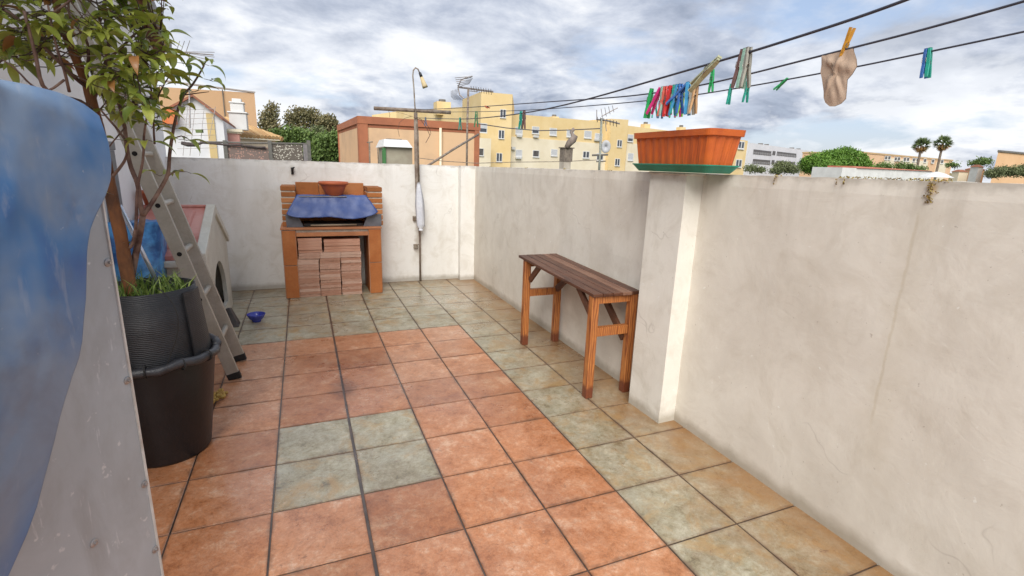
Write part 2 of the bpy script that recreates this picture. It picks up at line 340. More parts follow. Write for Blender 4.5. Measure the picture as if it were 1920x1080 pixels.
def wallmesh(A, B, thick, ztop, nx=70, nz=22, amp=.0035, zb=-.02, seed=0, lip=.004):
    """thick wall from A to B (plan); its inner face is on the A-B line; thickness towards the left of A->B"""
    mb = MB(); A = Vector((*A, 0)); B = Vector((*B, 0)); t = (B-A); Ln = t.length; t.normalize(); n = Vector((-t.y, t.x, 0))
    zt = lambda s: (ztop(s) if callable(ztop) else ztop)
    idx = {}
    def V(i, k, side):
        s = Ln*i/nx; z = zb+(zt(s)-zb)*k/nz
        if k == nz: z += .004*noise.noise(Vector((s*7, seed, side*3))) + .003*noise.noise(Vector((s*31, seed, 9)))
        o = amp*(noise.noise(Vector((s*2.3, z*2.3, seed)))+.5*noise.noise(Vector((s*7, z*7, seed+4))))
        if k == nz: o -= lip*(1+noise.noise(Vector((s*20, seed, 1))))
        p = A+t*s-n*o if side == 0 else A+t*s+n*(thick)
        return (p.x, p.y, z)
    for side in (0, 1):
        for i in range(nx+1):
            for k in range(nz+1): idx[(side, i, k)] = len(mb.v); mb.v.append(Vector(V(i, k, side)))
    F = lambda *a: (mb.f.append(tuple(idx[q] for q in a)), mb.c.append(None))
    for i in range(nx):
        for k in range(nz):
            F((0, i, k), (0, i+1, k), (0, i+1, k+1), (0, i, k+1)); F((1, i+1, k), (1, i, k), (1, i, k+1), (1, i+1, k+1))
        F((0, i, nz), (0, i+1, nz), (1, i+1, nz), (1, i, nz)); F((0, i+1, 0), (0, i, 0), (1, i, 0), (1, i+1, 0))
    for k in range(nz):
        F((0, 0, k), (0, 0, k+1), (1, 0, k+1), (1, 0, k)); F((0, nx, k+1), (0, nx, k), (1, nx, k), (1, nx, k+1))
    return mb
# right wall: inner face x = XR, runs from the far corner towards and past the camera
rw = empty('parapet_wall', (XR, 1, 0), 'long grey-beige plastered parapet wall along the right of the terrace', 'wall')
def ztr(s): y = YB-s; return 1.301 + (.042-y)*.0065
b1 = wallmesh((XR, YB-.002), (XR, Y0), .13, ztr, nx=150, nz=26, amp=.004, seed=3)
for i_, v in enumerate(b1.v): pass
b1.build('wall', wr_m, rw, smooth=False)
bp = wallmesh((2.180, .335), (2.186, .075), .118, 1.292, nx=8, nz=22, amp=.003, seed=8, lip=.002)
bp.build('pillar', pl_m, rw)
cp = MB(); cp.box((2.172, .068, 1.292), (2.305, .342, 1.302)); cp.build('pillar_cap', pl_m, rw, bevel=.003)
bw = empty('parapet_wall', (1, YB, 0), 'white plastered parapet wall closing the far end of the terrace', 'wall')
wallmesh((-.75, YB), (2.292+.13, YB), .13, 1.276, nx=90, nz=22, amp=.004, seed=5).build('wall', wb_m, bw)
wallmesh((2.125, YB-.09), (2.30, YB-.09), .088, 1.281, nx=6, nz=22, amp=.003, seed=15, lip=.002).build('corner_pillar', wb_m, bw)

# lichen tufts on the parapet top
moss_m = tintmat('lichen', [(0, (.07, .045, .02)), (.5, (.33, .20, .04)), (1, (.42, .36, .10))], .9)
mo = MB()
def tuft(x, y, z, r, n):
    for _ in range(n):
        a = random.uniform(0, 2*PI); q = r*random.random()**.5
        c0 = Vector((x+q*math.cos(a)*.5, y+q*math.sin(a), z+random.uniform(-.002, .006)))
        s_ = random.uniform(.0012, .0034); ax = Vector((random.gauss(0, 1), random.gauss(0, 1), random.gauss(0, 1))).normalized(); bx = ax.orthogonal().normalized()*s_; cxv = ax.cross(bx).normalized()*s_
        mo.quad(c0-bx, c0-cxv, c0+bx, c0+cxv, c=random.random())
for y in [sYB, sYB+.03, sYB-.02, s2, s3, .9, 1.5, 2.2, 3.1]:
    tuft(XR+.01, y, 1.301+(.042-y)*.0065, random.uniform(.015, .035), 30)
for k in range(46):
    y = sYB + .02 + k*.006; tuft(XR+.015, y+random.uniform(0, .01), 1.302+(.042-y)*.0065, .012, 5)
for k in range(26):
    z = 1.30-k*.0024; tuft(XR-.0035, sYB+random.gauss(0, .006), z, .006, 6)
for yy, n in ((s2, 8), (s3, 5), (s4, 6)):
    for k in range(n): tuft(XR-.006, yy+random.gauss(0, .003), 1.298-k*.004, .003, 3)
kind(mo.build('lichen', moss_m), 'stuff')

# house wall on the left with its tiled eave
hs = empty('house', (XL-.4, 1.5, 0), 'white house with brown tiled eave rising behind the potted tree', 'house')
white_m = plaster('house_white', (.80, .79, .77), (.86, .85, .84), 1, (.74, .72, .68), topz=4.2)
roof_m = M('roof_tile', (.33, .16, .09), .8, (.20, .10, .06), 9, .5, 30)
wood_m = M('eave_wood', (.20, .095, .05), .7, (.11, .055, .035), 10, .3, 40, stretch=(1, .15, 1))
EC = on(310, 92, 1, 3.75)        # far right corner of the roof slab
EN = on(268, -6, 0, EC.x)        # where its side edge leaves the picture
sl = (EN.z-EC.z)/(EN.y-EC.y)
zr = lambda y: EC.z + sl*(y-EC.y)
zw = EC.z-.18
yN = -1.0
hb = MB(); xb = XL-1.6
hb.hexa([(xb, yN, -.02), (XL, yN, -.02), (XL, YB+.06, -.02), (xb, YB+.06, -.02)], [(xb, yN, zr(yN)-.02), (XL, yN, zr(yN)-.02), (XL, YB+.06, zr(YB+.06)-.02), (xb, YB+.06, zr(YB+.06)-.02)])
hb.build('wall', white_m, hs)
rb = MB(); x0, x1 = xb-.2, EC.x
rb.hexa([(x0, yN, zr(yN)), (x1, yN, zr(yN)), (x1, EC.y, zr(EC.y)), (x0, EC.y, zr(EC.y))], [(x0, yN, zr(yN)+.05), (x1, yN, zr(yN)+.05), (x1, EC.y, zr(EC.y)+.05), (x0, EC.y, zr(EC.y)+.05)])
rfo = rb.build('roof', wood_m, hs)
tb = MB()
k = 0
x = x1-.05
while x > x0:
    tb.tube([(x, EC.y+.08, zr(EC.y+.08)+.07), (x, yN, zr(yN)+.07)], .075, 8); x -= .17
tb.build('roof_tiles', roof_m, rfo)
gt = MB(); gt.bar((x1+.03, EC.y+.02, zr(EC.y)+.0), (x1+.03, yN, zr(yN)+.0), .03, .12); gt.build('verge_trim', M('trim_grey', (.30, .29, .28), .6, (.22, .21, .2), 6), rfo)
for yy in (.6, 1.2, 1.8, 2.4, 3.0, 3.5):
    q = MB(); q.box((XL-.02, yy, zr(yy)-.085), (x1-.04, yy+.07, zr(yy)-.025)); q.build('rafter', wood_m, rfo)

# ------------------------------------------------------------------ barbecue
brick_m = tintmat('brick', [(0, (.26, .09, .022)), (.5, (.42, .15, .04)), (1, (.50, .21, .08))], .8, .22, 14, .4, 60)
mort_m = M('mortar', (.56, .50, .42), .9, (.42, .36, .29), 20, .4, 90)
terra_m = M('terracotta_tile', (.42, .125, .028), .45, (.50, .175, .05), 7, .15, 50, fine=.25)
slab_m = M('terracotta_slab', (.50, .20, .085), .7, (.36, .14, .06), 8, .3, 50)
bq = empty('barbecue', (.77, 3.4, 0), 'brick barbecue with terracotta legs and brick side pillars against the white wall', 'barbecue')
F0, F1 = 3.20, YB-.006
for x0, x1 in ((.302, .428), (1.078, 1.204)):
    q = MB()
    q.box((x0+.004, F0+.01, 0), (x1-.004, F1, .655)); leg = q.build('leg', mort_m, bq)
    q = MB()
    for z0, z1 in ((.004, .315), (.322, .648)):
        q.box((x0+.006, F0, z0), (x1-.006, F0+.012, z1)); q.box((x0, F0+.014, z0), (x0+.01, F1-.01, z1)); q.box((x1-.01, F0+.014, z0), (x1, F1-.01, z1))
    q.build('tile_facing', terra_m, leg, bevel=.002)
q = MB(); q.box((.296, F0-.004, .655), (1.210, F1, .672)); q.build('worktop', slab_m, bq, bevel=.003)
q = MB(); q.box((.4285, F0+.006, .590), (1.0775, F1, .628)); q.build('shelf', slab_m, bq, bevel=.002)
q = MB(); q.box((.4285, F0+.02, .6285), (1.0775, F1, .6545)); q.build('slab', mort_m, bq)
def brickpile(x0, x1, y0, y1, z0, z1, h=.042, gap=.013):
    mb, q = MB(), MB(); z = z0+.004; r = 0; ntop = int((z1+.01-z-1e-6)//(h+gap)); q.box((x0+.006, y0+.006, z0), (x1-.006, y1, min(z1, z+(ntop)*(h+gap)-gap)-.004))
    while z+h < z1+.01:
        s_ = random.uniform(-.003, .004); mb.box((x0+s_, y0+random.uniform(-.002, .003), z), (x1+s_*.5, y1-.02, min(z+h, z1)), c=random.random()); z += h+gap; r += 1
    return mb, q
for x0, x1 in ((.318, .445), (1.095, 1.238)):
    a_, b_ = brickpile(x0, x1, 3.31, F1, .673, 1.085)
    bo = a_.build('brick_pillar', brick_m, bq, bevel=.004); b_.build('mortar', mort_m, bo)
q = MB()
for i in range(3):
    q.box((.447+i*.216, F1-.07, .674), (.447+(i+1)*.216-.004, F1-.012, 1.075), c=.35+.2*i)
q.build('back_panel', brick_m, bq, bevel=.003)
# hood shelf carrying the bowl
q = MB(); q.box((.452, 3.335, .935), (1.088, F1-.075, .950)); q.build('hood_shelf', slab_m, bq, bevel=.003)
q = MB(); q.box((.47, 3.30, .9525), (.90, 3.47, .960)); q.build('slate', M('slate', (.33, .30, .29), .6, (.2, .18, .17), 8), bq, bevel=.002)
# grill tray and clutter under the cover
q = MB(); q.box((.50, 3.3, .673), (1.04, 3.55, .70)); q.build('grill_tray', M('soot', (.03, .027, .026), .7, (.07, .06, .05), 12), bq)
q = MB(); q.tube([(.56, 3.275, .687), (.98, 3.27, .690)], .008, 8); q.build('grill_handle', M('handle_wood', (.5, .42, .3), .6, (.4, .3, .2), 9), bq, smooth=True)
# blue cover draped over the grill
blue_m = M('blue_plastic', (.030, .060, .20), .45, (.075, .12, .30), 7, .25, 18, lo=.3, hi=.7)
cv_ = MB(); nu, nv = 48, 26
def bbqcover(u, v):
    # u across, v from the top edge forward and down
    x = .452 + .636*u; wd = 0.0
    if v < .25:
        t = v/.25; y = 3.42-.10*t; z = .966+.002*math.sin(u*20)
    else:
        t = (v-.25)/.75; y = 3.32-.13*t; sag = 4*u*(1-u)
        z = .964 - t*(.150 + .055*sag**.6) - .012*t*math.sin(u*9+1)
        x += (u-.5)*.19*t
        y -= .008*t*math.sin(u*11)*(.4+t) + .004*math.sin(u*31+t*4)*t
        y += .02*abs(2*u-1)*t
    fold = .010*noise.noise(Vector((u*5, v*3, 1)))+.006*noise.noise(Vector((u*12, v*5, 7)))
    return Vector((x, y+fold, z+fold*.5))
for j in range(nv+1):
    for i in range(nu+1): cv_.v.append(bbqcover(i/nu, j/nv))
for j in range(nv):
    for i in range(nu):
        a0 = j*(nu+1)+i; cv_.f.append((a0, a0+1, a0+nu+2, a0+nu+1)); cv_.c.append(None)
tag(cv_.build('grill_cover', blue_m, smooth=True, solid=.003, origin=(.77, 3.3, .9)), 'creased dark blue plastic cover draped over the brick barbecue', 'cover')
side_m = M('steel_dark', (.10, .11, .13), .5, (.16, .17, .19), 12)
for sx, x0 in ((-1, .455), (1, 1.085)):
    q = MB(); q.hexa([(x0, 3.30, .674), (x0-sx*.004, 3.30, .674), (x0-sx*.004, 3.52, .674), (x0, 3.52, .674)], [(x0, 3.34, .80), (x0-sx*.004, 3.34, .80), (x0-sx*.004, 3.52, .80), (x0, 3.52, .80)])
    q.box((min(x0, x0+sx*-.09), 3.286, .674), (max(x0, x0+sx*-.09), 3.292, .775)) if False else None
    q.build('wind_guard', side_m, bq)
for sx, xa, xb_ in ((-1, .352, .50), (1, 1.04, 1.215)):
    q = MB(); q.hexa([(xa, 3.262, .673), (xb_, 3.262, .673), (xb_, 3.268, .673), (xa, 3.268, .673)], [(xa-.005 if sx < 0 else xa+.05, 3.255, .79), (xb_-.05 if sx < 0 else xb_+.003, 3.255, .79), (xb_-.05 if sx < 0 else xb_+.003, 3.261, .79), (xa-.005 if sx < 0 else xa+.05, 3.261, .79)])
    q.build('wind_guard', side_m, bq)

# terracotta bowl on the hood
bowl_m = M('terracotta_bowl', (.50, .115, .035), .5, (.42, .10, .035), 9, .1, 60)
q = MB(); q.lathe([(0, .964), (.07, .964), (.078, .968), (.110, 1.04), (.124, 1.066), (.136, 1.068), (.139, 1.080), (.137, 1.094), (.128, 1.094), (.120, 1.07), (.105, 1.035), (.07, .978), (0, .975)], .79, 3.385, 40)
tag(q.build('bowl', bowl_m, smooth=True, origin=(.79, 3.385, .964)), 'wide terracotta bowl standing on top of the brick barbecue', 'bowl')
# small blue bowl on the floor
bc = g_ = on(481, 604, 2, 0.0)
q = MB(); q.lathe([(0, .003), (.028, .003), (.031, .0), (.034, .002), (.034, .012), (.054, .03), (.067, .056), (.070, .064), (.067, .066), (.062, .055), (.048, .03), (.026, .017), (0, .015)], bc.x, bc.y+.02, 32)
tag(q.build('bowl', M('blue_glaze', (.035, .045, .30), .18, (.06, .075, .40), 14), smooth=True, origin=(bc.x, bc.y+.02, 0)), 'small shiny blue bowl on the tiled floor between kennel and barbecue', 'bowl')

# stacked thin tiles under the barbecue
stk_m = [M('stack_tile_%d' % i, c1, .8, c2, 11, .5, 50, stretch=(.4, 1, 3)) for i, (c1, c2) in enumerate([((.47, .26, .175), (.38, .18, .115)), ((.55, .34, .25), (.45, .24, .165)), ((.62, .43, .33), (.50, .29, .21))])]
def tilemesh(wd, dp, h, mat, key=[0]):
    q = MB(); n = 8; y0 = 0
    b = []; t = []
    rnd_ = [random.uniform(-.003, .003) for _ in range(n+1)]
    for i in range(n+1): b.append((-wd/2+wd*i/n, rnd_[i], 0))
    q.hexa([*b, (wd/2, dp, 0), (-wd/2, dp, 0)], [(p_[0], p_[1]+random.uniform(-.0015, .0015), h+random.uniform(-.0008, .0008)) for p_ in b] + [(wd/2, dp, h), (-wd/2, dp, h)])
    return q.build('floor_tile', mat, bevel=.0015)
cols = [(.515, 'left column'), (.712, 'middle column'), (.908, 'right column')]
GRP = 'thin terracotta tiles stacked under the barbecue'
protos = []
for mi in range(3):
    for vv in range(2): protos.append(tilemesh(.188, .2, .0262, stk_m[mi]))
used = set()
def put(idx, loc, rz, label):
    src = protos[idx]
    if idx in used: o = src.copy(); COL.objects.link(o)
    else: o = src; used.add(idx)
    o.location = loc; o.rotation_euler = (0, 0, rz); tag(o, label, 'tile', GRP)
for ci, (xc, nm) in enumerate(cols):
    z = .001
    for k in range(14):
        put(random.choice((0, 1, 2, 3, 3, 4, 5)), (xc+random.uniform(-.004, .004), F0+.016+random.uniform(-.006, .006), z), random.uniform(-.012, .012), 'thin terracotta tile lying flat in the %s of the stack under the barbecue' % nm)
        z += .0268
z0_ = .3775
q = MB()
stack_top = []
for k in range(2):
    for ci, xc in enumerate((.53, .72, .91)):
        put(random.choice((2, 3, 4, 5)), (xc+.002*k, F0+.012+random.uniform(-.004, .004), z0_+k*.027), random.uniform(-.01, .01), 'pale thin tile in the two layers capping the stacked columns under the barbecue')
# two bigger wrapped packs above
pack_m = M('pack_tile', (.45, .21, .13), .8, (.58, .33, .23), 10, .5, 40, stretch=(.3, 1, 4))
for (xa, xb_, n, nm) in ((.436, .650, 5, 'left'), (.664, 1.0, 4, 'right')):
    hgt = .028 if n == 5 else .031
    for k in range(n):
        src_x = (xa+xb_)/2
        q = MB(); d_ = random.uniform(-.006, .006); q.box((xa+random.uniform(0, .004), F0+.014+d_, .4335+k*(hgt)), (xb_-random.uniform(0, .004), F0+.2, .4335+k*hgt+hgt-.0012))
        tag(q.build('floor_tile', pack_m, bevel=.0015, origin=(src_x, F0+.1, .4335+k*hgt)), ('square thick terracotta tile in the small upper %s pile below the grill slab' if n == 5 else 'long terracotta tile in the wider upper %s pile below the grill slab') % nm, 'tile', 'thick terracotta tiles piled in the upper %s pile' % nm)

# ------------------------------------------------------------------ bench / table
wood_t = M('bench_top_wood', (.070, .022, .010), .42, (.16, .062, .032), 6, .4, 30, stretch=(5, .5, 5), fine=.6)
wood_t2 = M('bench_top_wood_worn', (.17, .07, .04), .45, (.34, .185, .12), 6, .4, 30, stretch=(5, .5, 5), fine=.6)
def legwood():
    m = bpy.data.materials.new('pine'); m.use_nodes = True; nt = m.node_tree; p = nt.nodes['Principled BSDF']
    g = nt.nodes.new('ShaderNodeNewGeometry'); sp = nt.nodes.new('ShaderNodeSeparateXYZ'); L(nt, g.outputs['Position'], sp.inputs[0])
    v = mapping_(nt, g.outputs['Position'], scale=(9, 9, 1.1))
    wv = nt.nodes.new('ShaderNodeTexWave'); wv.inputs['Scale'].default_value = 2.6; wv.inputs['Distortion'].default_value = 9; wv.inputs['Detail'].default_value = 3; wv.inputs['Detail Scale'].default_value = 1.4
    L(nt, v, wv.inputs['Vector'])
    c = ramp_(nt, wv.outputs['Fac'], [(.05, (.22, .062, .016)), (.3, (.38, .125, .030)), (.8, (.48, .185, .050))])
    c = mix_(nt, ramp_(nt, noise_(nt, g.outputs['Position'], 9, 4), [(.4, 0.0), (.7, .4)]), c, (.22, .07, .03))
    ft = ramp_(nt, math_(nt, 'MULTIPLY', math_(nt, 'SUBTRACT', math_(nt, 'ADD', .06, math_(nt, 'MULTIPLY', noise_(nt, g.outputs['Position'], 30), .06)), sp.outputs[2]), 30), [(0, 0.0), (1, .85)])
    c = mix_(nt, ft, c, (.12, .028, .014))
    L(nt, c, p.inputs['Base Color']); p.inputs['Roughness'].default_value = .5
    return m
pine = legwood()
bt = empty('bench', (2.11, .95, 0), 'tall narrow wooden bench with dark slatted top against the right wall', 'bench')
zt_ = lambda y: .634 + (y-.45)*.030
ya, yb2 = .437, 1.505
xs0, xs1 = 1.955, 2.275; ns = 5; sw = (xs1-xs0)/ns
for i in range(ns):
    q = MB(); x0 = xs0+i*sw+.002; x1 = xs0+(i+1)*sw-.002; e0 = random.uniform(-.006, .006); e1 = random.uniform(-.006, .006)
    q.hexa([(x0, ya+e0, zt_(ya)-.018), (x1, ya+e0, zt_(ya)-.018), (x1, yb2+e1, zt_(yb2)-.018), (x0, yb2+e1, zt_(yb2)-.018)], [(x0, ya+e0, zt_(ya)), (x1, ya+e0, zt_(ya)), (x1, yb2+e1, zt_(yb2)), (x0, yb2+e1, zt_(yb2))])
    q.build('slat', wood_t2 if i in (3,) else wood_t, bt, bevel=.0025)
for y_ in (.474, 1.40):
    for x_ in (1.985, 2.243):
        q = MB(); q.bar((x_, y_, 0), (x_-.0, y_, zt_(y_)-.0185), .046, .046, up=(0, 1, 0)); q.build('leg', pine, bt, bevel=.003)
    q = MB(); q.bar((2.009, y_, .402), (2.219, y_, .402), .036, .052); q.build('rail', pine, bt, bevel=.002)
    q = MB(); q.bar((2.009, y_, zt_(y_)-.042), (2.219, y_, zt_(y_)-.042), .036, .044); q.build('apron', pine, bt, bevel=.002)
dk = M('dark_brace_wood', (.16, .065, .03), .6, (.09, .035, .02), 9, .2, 40)
q = MB(); q.bar((2.0, .50, .475), (2.0, .68, zt_(.68)-.022), .020, .040); q.build('brace', dk, bt, bevel=.002)
q = MB(); q.bar((2.0, 1.375, .50), (2.0, 1.22, zt_(1.22)-.022), .020, .040); q.build('brace', dk, bt, bevel=.002)
q = MB(); q.bar((2.225, .50, .33), (2.225, .86, zt_(.86)-.022), .022, .045); q.build('brace', dk, bt, bevel=.002)
q = MB(); q.bar((2.225, 1.375, .42), (2.225, 1.10, zt_(1.1)-.022), .022, .045); q.build('brace', dk, bt, bevel=.002)

# ------------------------------------------------------------------ planter on the pillar
trough_m = M('orange_plastic', (.58, .125, .018), .5, (.48, .095, .018), 12, .12, 60)
green_m = M('green_plastic', (.015, .19, .115), .35, (.02, .26, .17), 9)
pt_ = empty('planter', (2.26, .12, 1.305), 'long ribbed orange plastic trough planter on a green tray atop the pillar', 'planter')
def rring(cx, cy, hx, hy, r, z, n=5, ribs=0.0):
    pts = []
    for (sx, sy, a0) in ((1, 1, 0), (-1, 1, PI/2), (-1, -1, PI), (1, -1, 3*PI/2)):
        for k in range(n+1):
            a = a0+PI/2*k/n; pts.append(Vector((cx+sx*(hx-r)+r*math.cos(a), cy+sy*(hy-r)+r*math.sin(a), z)))
    return pts
def loft(mb, rings, closed_bottom=True):
    b = len(mb.v); n = len(rings[0])
    for r in rings: mb.v += r
    for i in range(len(rings)-1):
        for k in range(n):
            j = (k+1) % n; mb.f.append((b+i*n+k, b+i*n+j, b+(i+1)*n+j, b+(i+1)*n+k)); mb.c.append(None)
    if closed_bottom: mb.f.append(tuple(b+n-1-k for k in range(n))); mb.c.append(None)
pcx, pcy = 2.215, .150; zb_ = 1.3045
def dense(ring, per=.004):
    o = []
    n = len(ring)
    for i in range(n):
        a_, b_ = ring[i], ring[(i+1) % n]; m_ = max(1, int((b_-a_).length/.0065)); m_ = 40 if (b_-a_).length > .2 else (12 if (b_-a_).length > .06 else 1)
        for k in range(m_): o.append(a_.lerp(b_, k/m_))
    return o
def ribbed(hx, hy, z, dep):
    base = dense(rring(pcx, pcy, hx, hy, .03, z)); out_ = []
    for p_ in base:
        d = Vector((p_.x-pcx, p_.y-pcy, 0)); on_y = abs(abs(p_.x-pcx)-hx) < 1e-4; on_x = abs(abs(p_.y-pcy)-hy) < 1e-4
        s_ = 0
        if on_y: s_ = 1 if (int((p_.y+5)/.0262) % 2) else 0; nrm = Vector((math.copysign(1, d.x), 0, 0))
        elif on_x: s_ = 1 if (int((p_.x+5)/.0262) % 2) else 0; nrm = Vector((0, math.copysign(1, d.y), 0))
        else: nrm = Vector((0, 0, 0))
        out_.append(p_ - nrm*dep*s_)
    return out_
q = MB()
H = .186
rings = [ribbed(.078, .252, zb_+.016, .004), ribbed(.094, .270, zb_+H-.032, .005), dense(rring(pcx, pcy, .0945, .2705, .03, zb_+H-.028)), dense(rring(pcx, pcy, .104, .280, .032, zb_+H-.027)), dense(rring(pcx, pcy, .106, .283, .032, zb_+H)),
         dense(rring(pcx, pcy, .101, .278, .03, zb_+H)), dense(rring(pcx, pcy, .09, .265, .03, zb_+H-.03)), dense(rring(pcx, pcy, .082, .257, .03, zb_+H-.06))]
loft(q, rings)
q.f.append(tuple(len(q.v)-len(rings[-1])+k for k in range(len(rings[-1])))); q.c.append(None)
q.build('trough', trough_m, pt_)
q = MB(); loft(q, [rring(pcx, pcy, .078, .25, .03, zb_), rring(pcx, pcy, .088, .262, .035, zb_+.012), rring(pcx, pcy, .100, .276, .035, zb_+.030), rring(pcx, pcy, .103, .280, .035, zb_+.031), rring(pcx, pcy, .103, .280, .035, zb_+.036), rring(pcx, pcy, .099, .275, .035, zb_+.036), rring(pcx, pcy, .082, .256, .03, zb_+.012)])
q.f.append(tuple(len(q.v)-24+k for k in range(24))); q.c.append(None)
q.build('tray', green_m, pt_, smooth=False)

# ------------------------------------------------------------------ washing-line post with pipe
metal_m = M('galvanised', (.40, .36, .30), .5, (.22, .16, .11), 16, .2, 60, metal=.5, lo=.4, hi=.6)
rust_m = M('rusty_bar', (.14, .095, .07), .7, (.30, .25, .20), 14, .3, 60, stretch=(1, 1, 1))
px_, py_ = 1.655, 3.60
ps = empty('washing_line_post', (px_, py_, 0), 'rusty metal post with crossbar holding the washing lines at the far wall', 'post')
q = MB(); q.tube([(px_+.02, py_+.015, 0), (px_+.018, py_, .5), (px_-.006, py_, .9), (px_-.010, py_, 1.3), (px_-.012, py_, 1.80)], [.011, .011, .019, .022, .020], 10); q.build('pole', rust_m, ps, smooth=True)
q = MB(); q.tube([on(701, 203, 1, py_), on(775, 207, 1, py_-.0), on(845, 211, 1, py_)], .019, 10); q.build('crossbar', rust_m, ps, smooth=True)
pipe = MB(); pipe.tube([(px_+.012, py_-.02, 1.10), (px_+.006, py_-.02, 1.6), on(778, 200, 1, py_-.02), on(776, 165, 1, py_-.02), on(774, 142, 1, py_-.02), on(775, 132, 1, py_-.02), on(779, 127, 1, py_-.02), on(784, 130, 1, py_-.02), on(787, 137, 1, py_-.02)], [.007]*9, 8); pipe.build('pipe', metal_m, ps, smooth=True)
A = on(787, 136, 1, py_-.02); B = on(797, 163, 1, py_-.02)
q = MB(); q.tube([A, A.lerp(B, .30)], [.013, .016], 12); hd = q.build('socket', M('black_rubber', (.02, .02, .022), .5), ps, smooth=True)
q = MB(); q.tube([A.lerp(B, .3), A.lerp(B, .9), B], [.015, .027, .028], 16); sh_ = q.build('lamp_shade', M('cream_shade', (.55, .43, .22), .6, (.62, .52, .33), 20), ps, smooth=True)
q = MB(); q.tube([B, B+(B-A)*.07], [.0285, .027], 16); q.build('rim', M('dark_rim', (.10, .085, .03), .5), sh_, smooth=True)
q = MB(); q.box((px_-.05, YB-.03, .68), (px_-.01, YB-.002, .73)); q.tube([(px_-.03, YB-.02, .70), (px_+.012, py_, .66)], .006, 6); q.build('bracket', metal_m, ps, bevel=.003)
q = MB(); q.box((px_-.045, YB-.025, .37), (px_+.0, YB-.002, .42)); q.tube([(px_-.02, YB-.02, .40), (px_+.022, py_, .43)], .006, 6); q.build('bracket', metal_m, ps, bevel=.003)
# loose wires round the top of the post
q = MB()
def arc(pts, r=.0022): q.tube([on(a, b, 1, py_-.03) for a, b in pts], r, 5)
arc([(772, 218), (758, 222), (749, 230), (746, 242), (749, 256)]); arc([(776, 220), (790, 226), (800, 240), (806, 254), (798, 268)], .0035); arc([(780, 219), (794, 226), (805, 240), (808, 250), (803, 260)], .0028)
arc([(728, 207), (731, 214), (730, 220)], .0018); arc([(733, 208), (752, 212), (775, 219)], .0012)
tag(q.build('wire', M('old_wire', (.12, .07, .05), .6), origin=(px_, py_-.03, 1.75)), 'loose drooping wires looped round the top of the washing line post', 'wire')
# white bag hanging on the post
q = MB(); nz_ = 22; nr = 18
for k in range(nz_+1):
    t = k/nz_; c0 = on(785+4*t, 342+90*t, 1, py_-.07); rx = .012+.034*min(1, (t*2.2))**.8*(1-.25*t) if t < .93 else .02; ry = rx*.55
    for i in range(nr):
        a_ = 2*PI*i/nr; w_ = 1+.16*math.sin(5*a_+t*2)+.10*math.sin(9*a_+1)
        q.v.append(c0+Vector((rx*w_*math.cos(a_), ry*w_*math.sin(a_), 0)))
for k in range(nz_):
    for i in range(nr): j = (i+1) % nr; q.f.append((k*nr+i, k*nr+j, (k+1)*nr+j, (k+1)*nr+i)); q.c.append(None)
q.f.append(tuple(range(nr))); q.f.append(tuple(nz_*nr+i for i in range(nr))[::-1]); q.c += [None, None]
bag = q.build('cloth', M('white_cloth', (.72, .74, .78), .8, (.60, .62, .68), 25, .3, 50), smooth=True, origin=(px_, py_-.07, 1.0)); tag(bag, 'narrow white cloth hanging bunched on the post at the far wall', 'cloth')

# wall hook
hk = on(548, 318, 1, YB-.01)
q = MB(); q.tube([hk+Vector((0, 0, -.03)), hk+Vector((0, -.02, 0)), hk+Vector((.012, -.03, .02)), hk+Vector((.02, -.02, .022))], [.012, .012, .008, .006], 8); q.box((hk.x-.012, YB-.012, hk.z-.045), (hk.x+.012, YB-.001, hk.z+.02))
tag(q.build('wall_hook', M('black_plastic', (.012, .012, .013), .4), origin=tuple(hk)), 'small black hook fixed high on the white far wall above the barbecue', 'hook')

# ------------------------------------------------------------------ washing lines and pegs
line_m = M('line_cord', (.035, .038, .055), .6, (.06, .06, .08), 60)
LN = {
 'A': (Face((1.640, 3.585), (1.375, -1.6)), [(783, 221), (865, 224), (900, 222), (985, 213), (1060, 197), (1140, 176), (1240, 146), (1330, 120), (1412, 96), (1500, 68), (1600, 36), (1700, 0), (1800, -40)], .0026),
 'B': (Face((1.625, 3.585), (1.70, -1.6)), [(775, 206), (860, 203), (960, 196), (1060, 188.5), (1140, 184), (1214, 177), (1307, 162), (1381, 145), (1460, 125), (1600, 89), (1700, 64), (1787, 40), (1920, 3), (2000, -22)], .0024),
 'C': (Face((2.020, 3.585), (2.05, -1.6)), [(843, 210), (950, 209), (1050, 203), (1140, 195.5), (1210, 189.5), (1308, 178), (1366, 168), (1440, 156), (1540, 137), (1610, 125), (1727, 100), (1920, 60), (2050, 30)], .0024),
}
def lpy(nm, px):
    pts = LN[nm][1]
    for (a, b), (c, d) in zip(pts, pts[1:]):
        if a <= px <= c: return b+(d-b)*(px-a)/(c-a)
def lpt(nm, px): return LN[nm][0].hit(px, lpy(nm, px))
lb = {'A': 'upper washing line, thick dark cord rising steepest to the top of the picture', 'B': 'middle washing line, dark cord that carries the little sock', 'C': 'lowest washing line, dark cord ending at the right tip of the crossbar'}
for nm, (F, pts, r) in list(LN.items()):
    P3 = []
    for (a, b), (c, d) in zip(pts, pts[1:]):
        for k in range(4): P3.append(F.hit(a+(c-a)*k/4, b+(d-b)*k/4))
    P3.append(F.hit(*pts[-1])); 
    # drop pixel jitter: smooth heights
    for _ in range(6):
        P3 = [P3[0]]+[(P3[i-1]+P3[i]*2+P3[i+1])/4 for i in range(1, len(P3)-1)]+[P3[-1]]
    d = (P3[-1]-P3[-3]).normalized(); P3.append(P3[-1]+d*2.5)
    LN[nm] = (F, pts, r); q = MB(); q.tube(P3, r, 6)
    tag(q.build('washing_line', line_m, smooth=True, origin=tuple(P3[0])), lb[nm], 'washing line', 'washing lines strung across the terrace')
    LN[nm+'3'] = P3
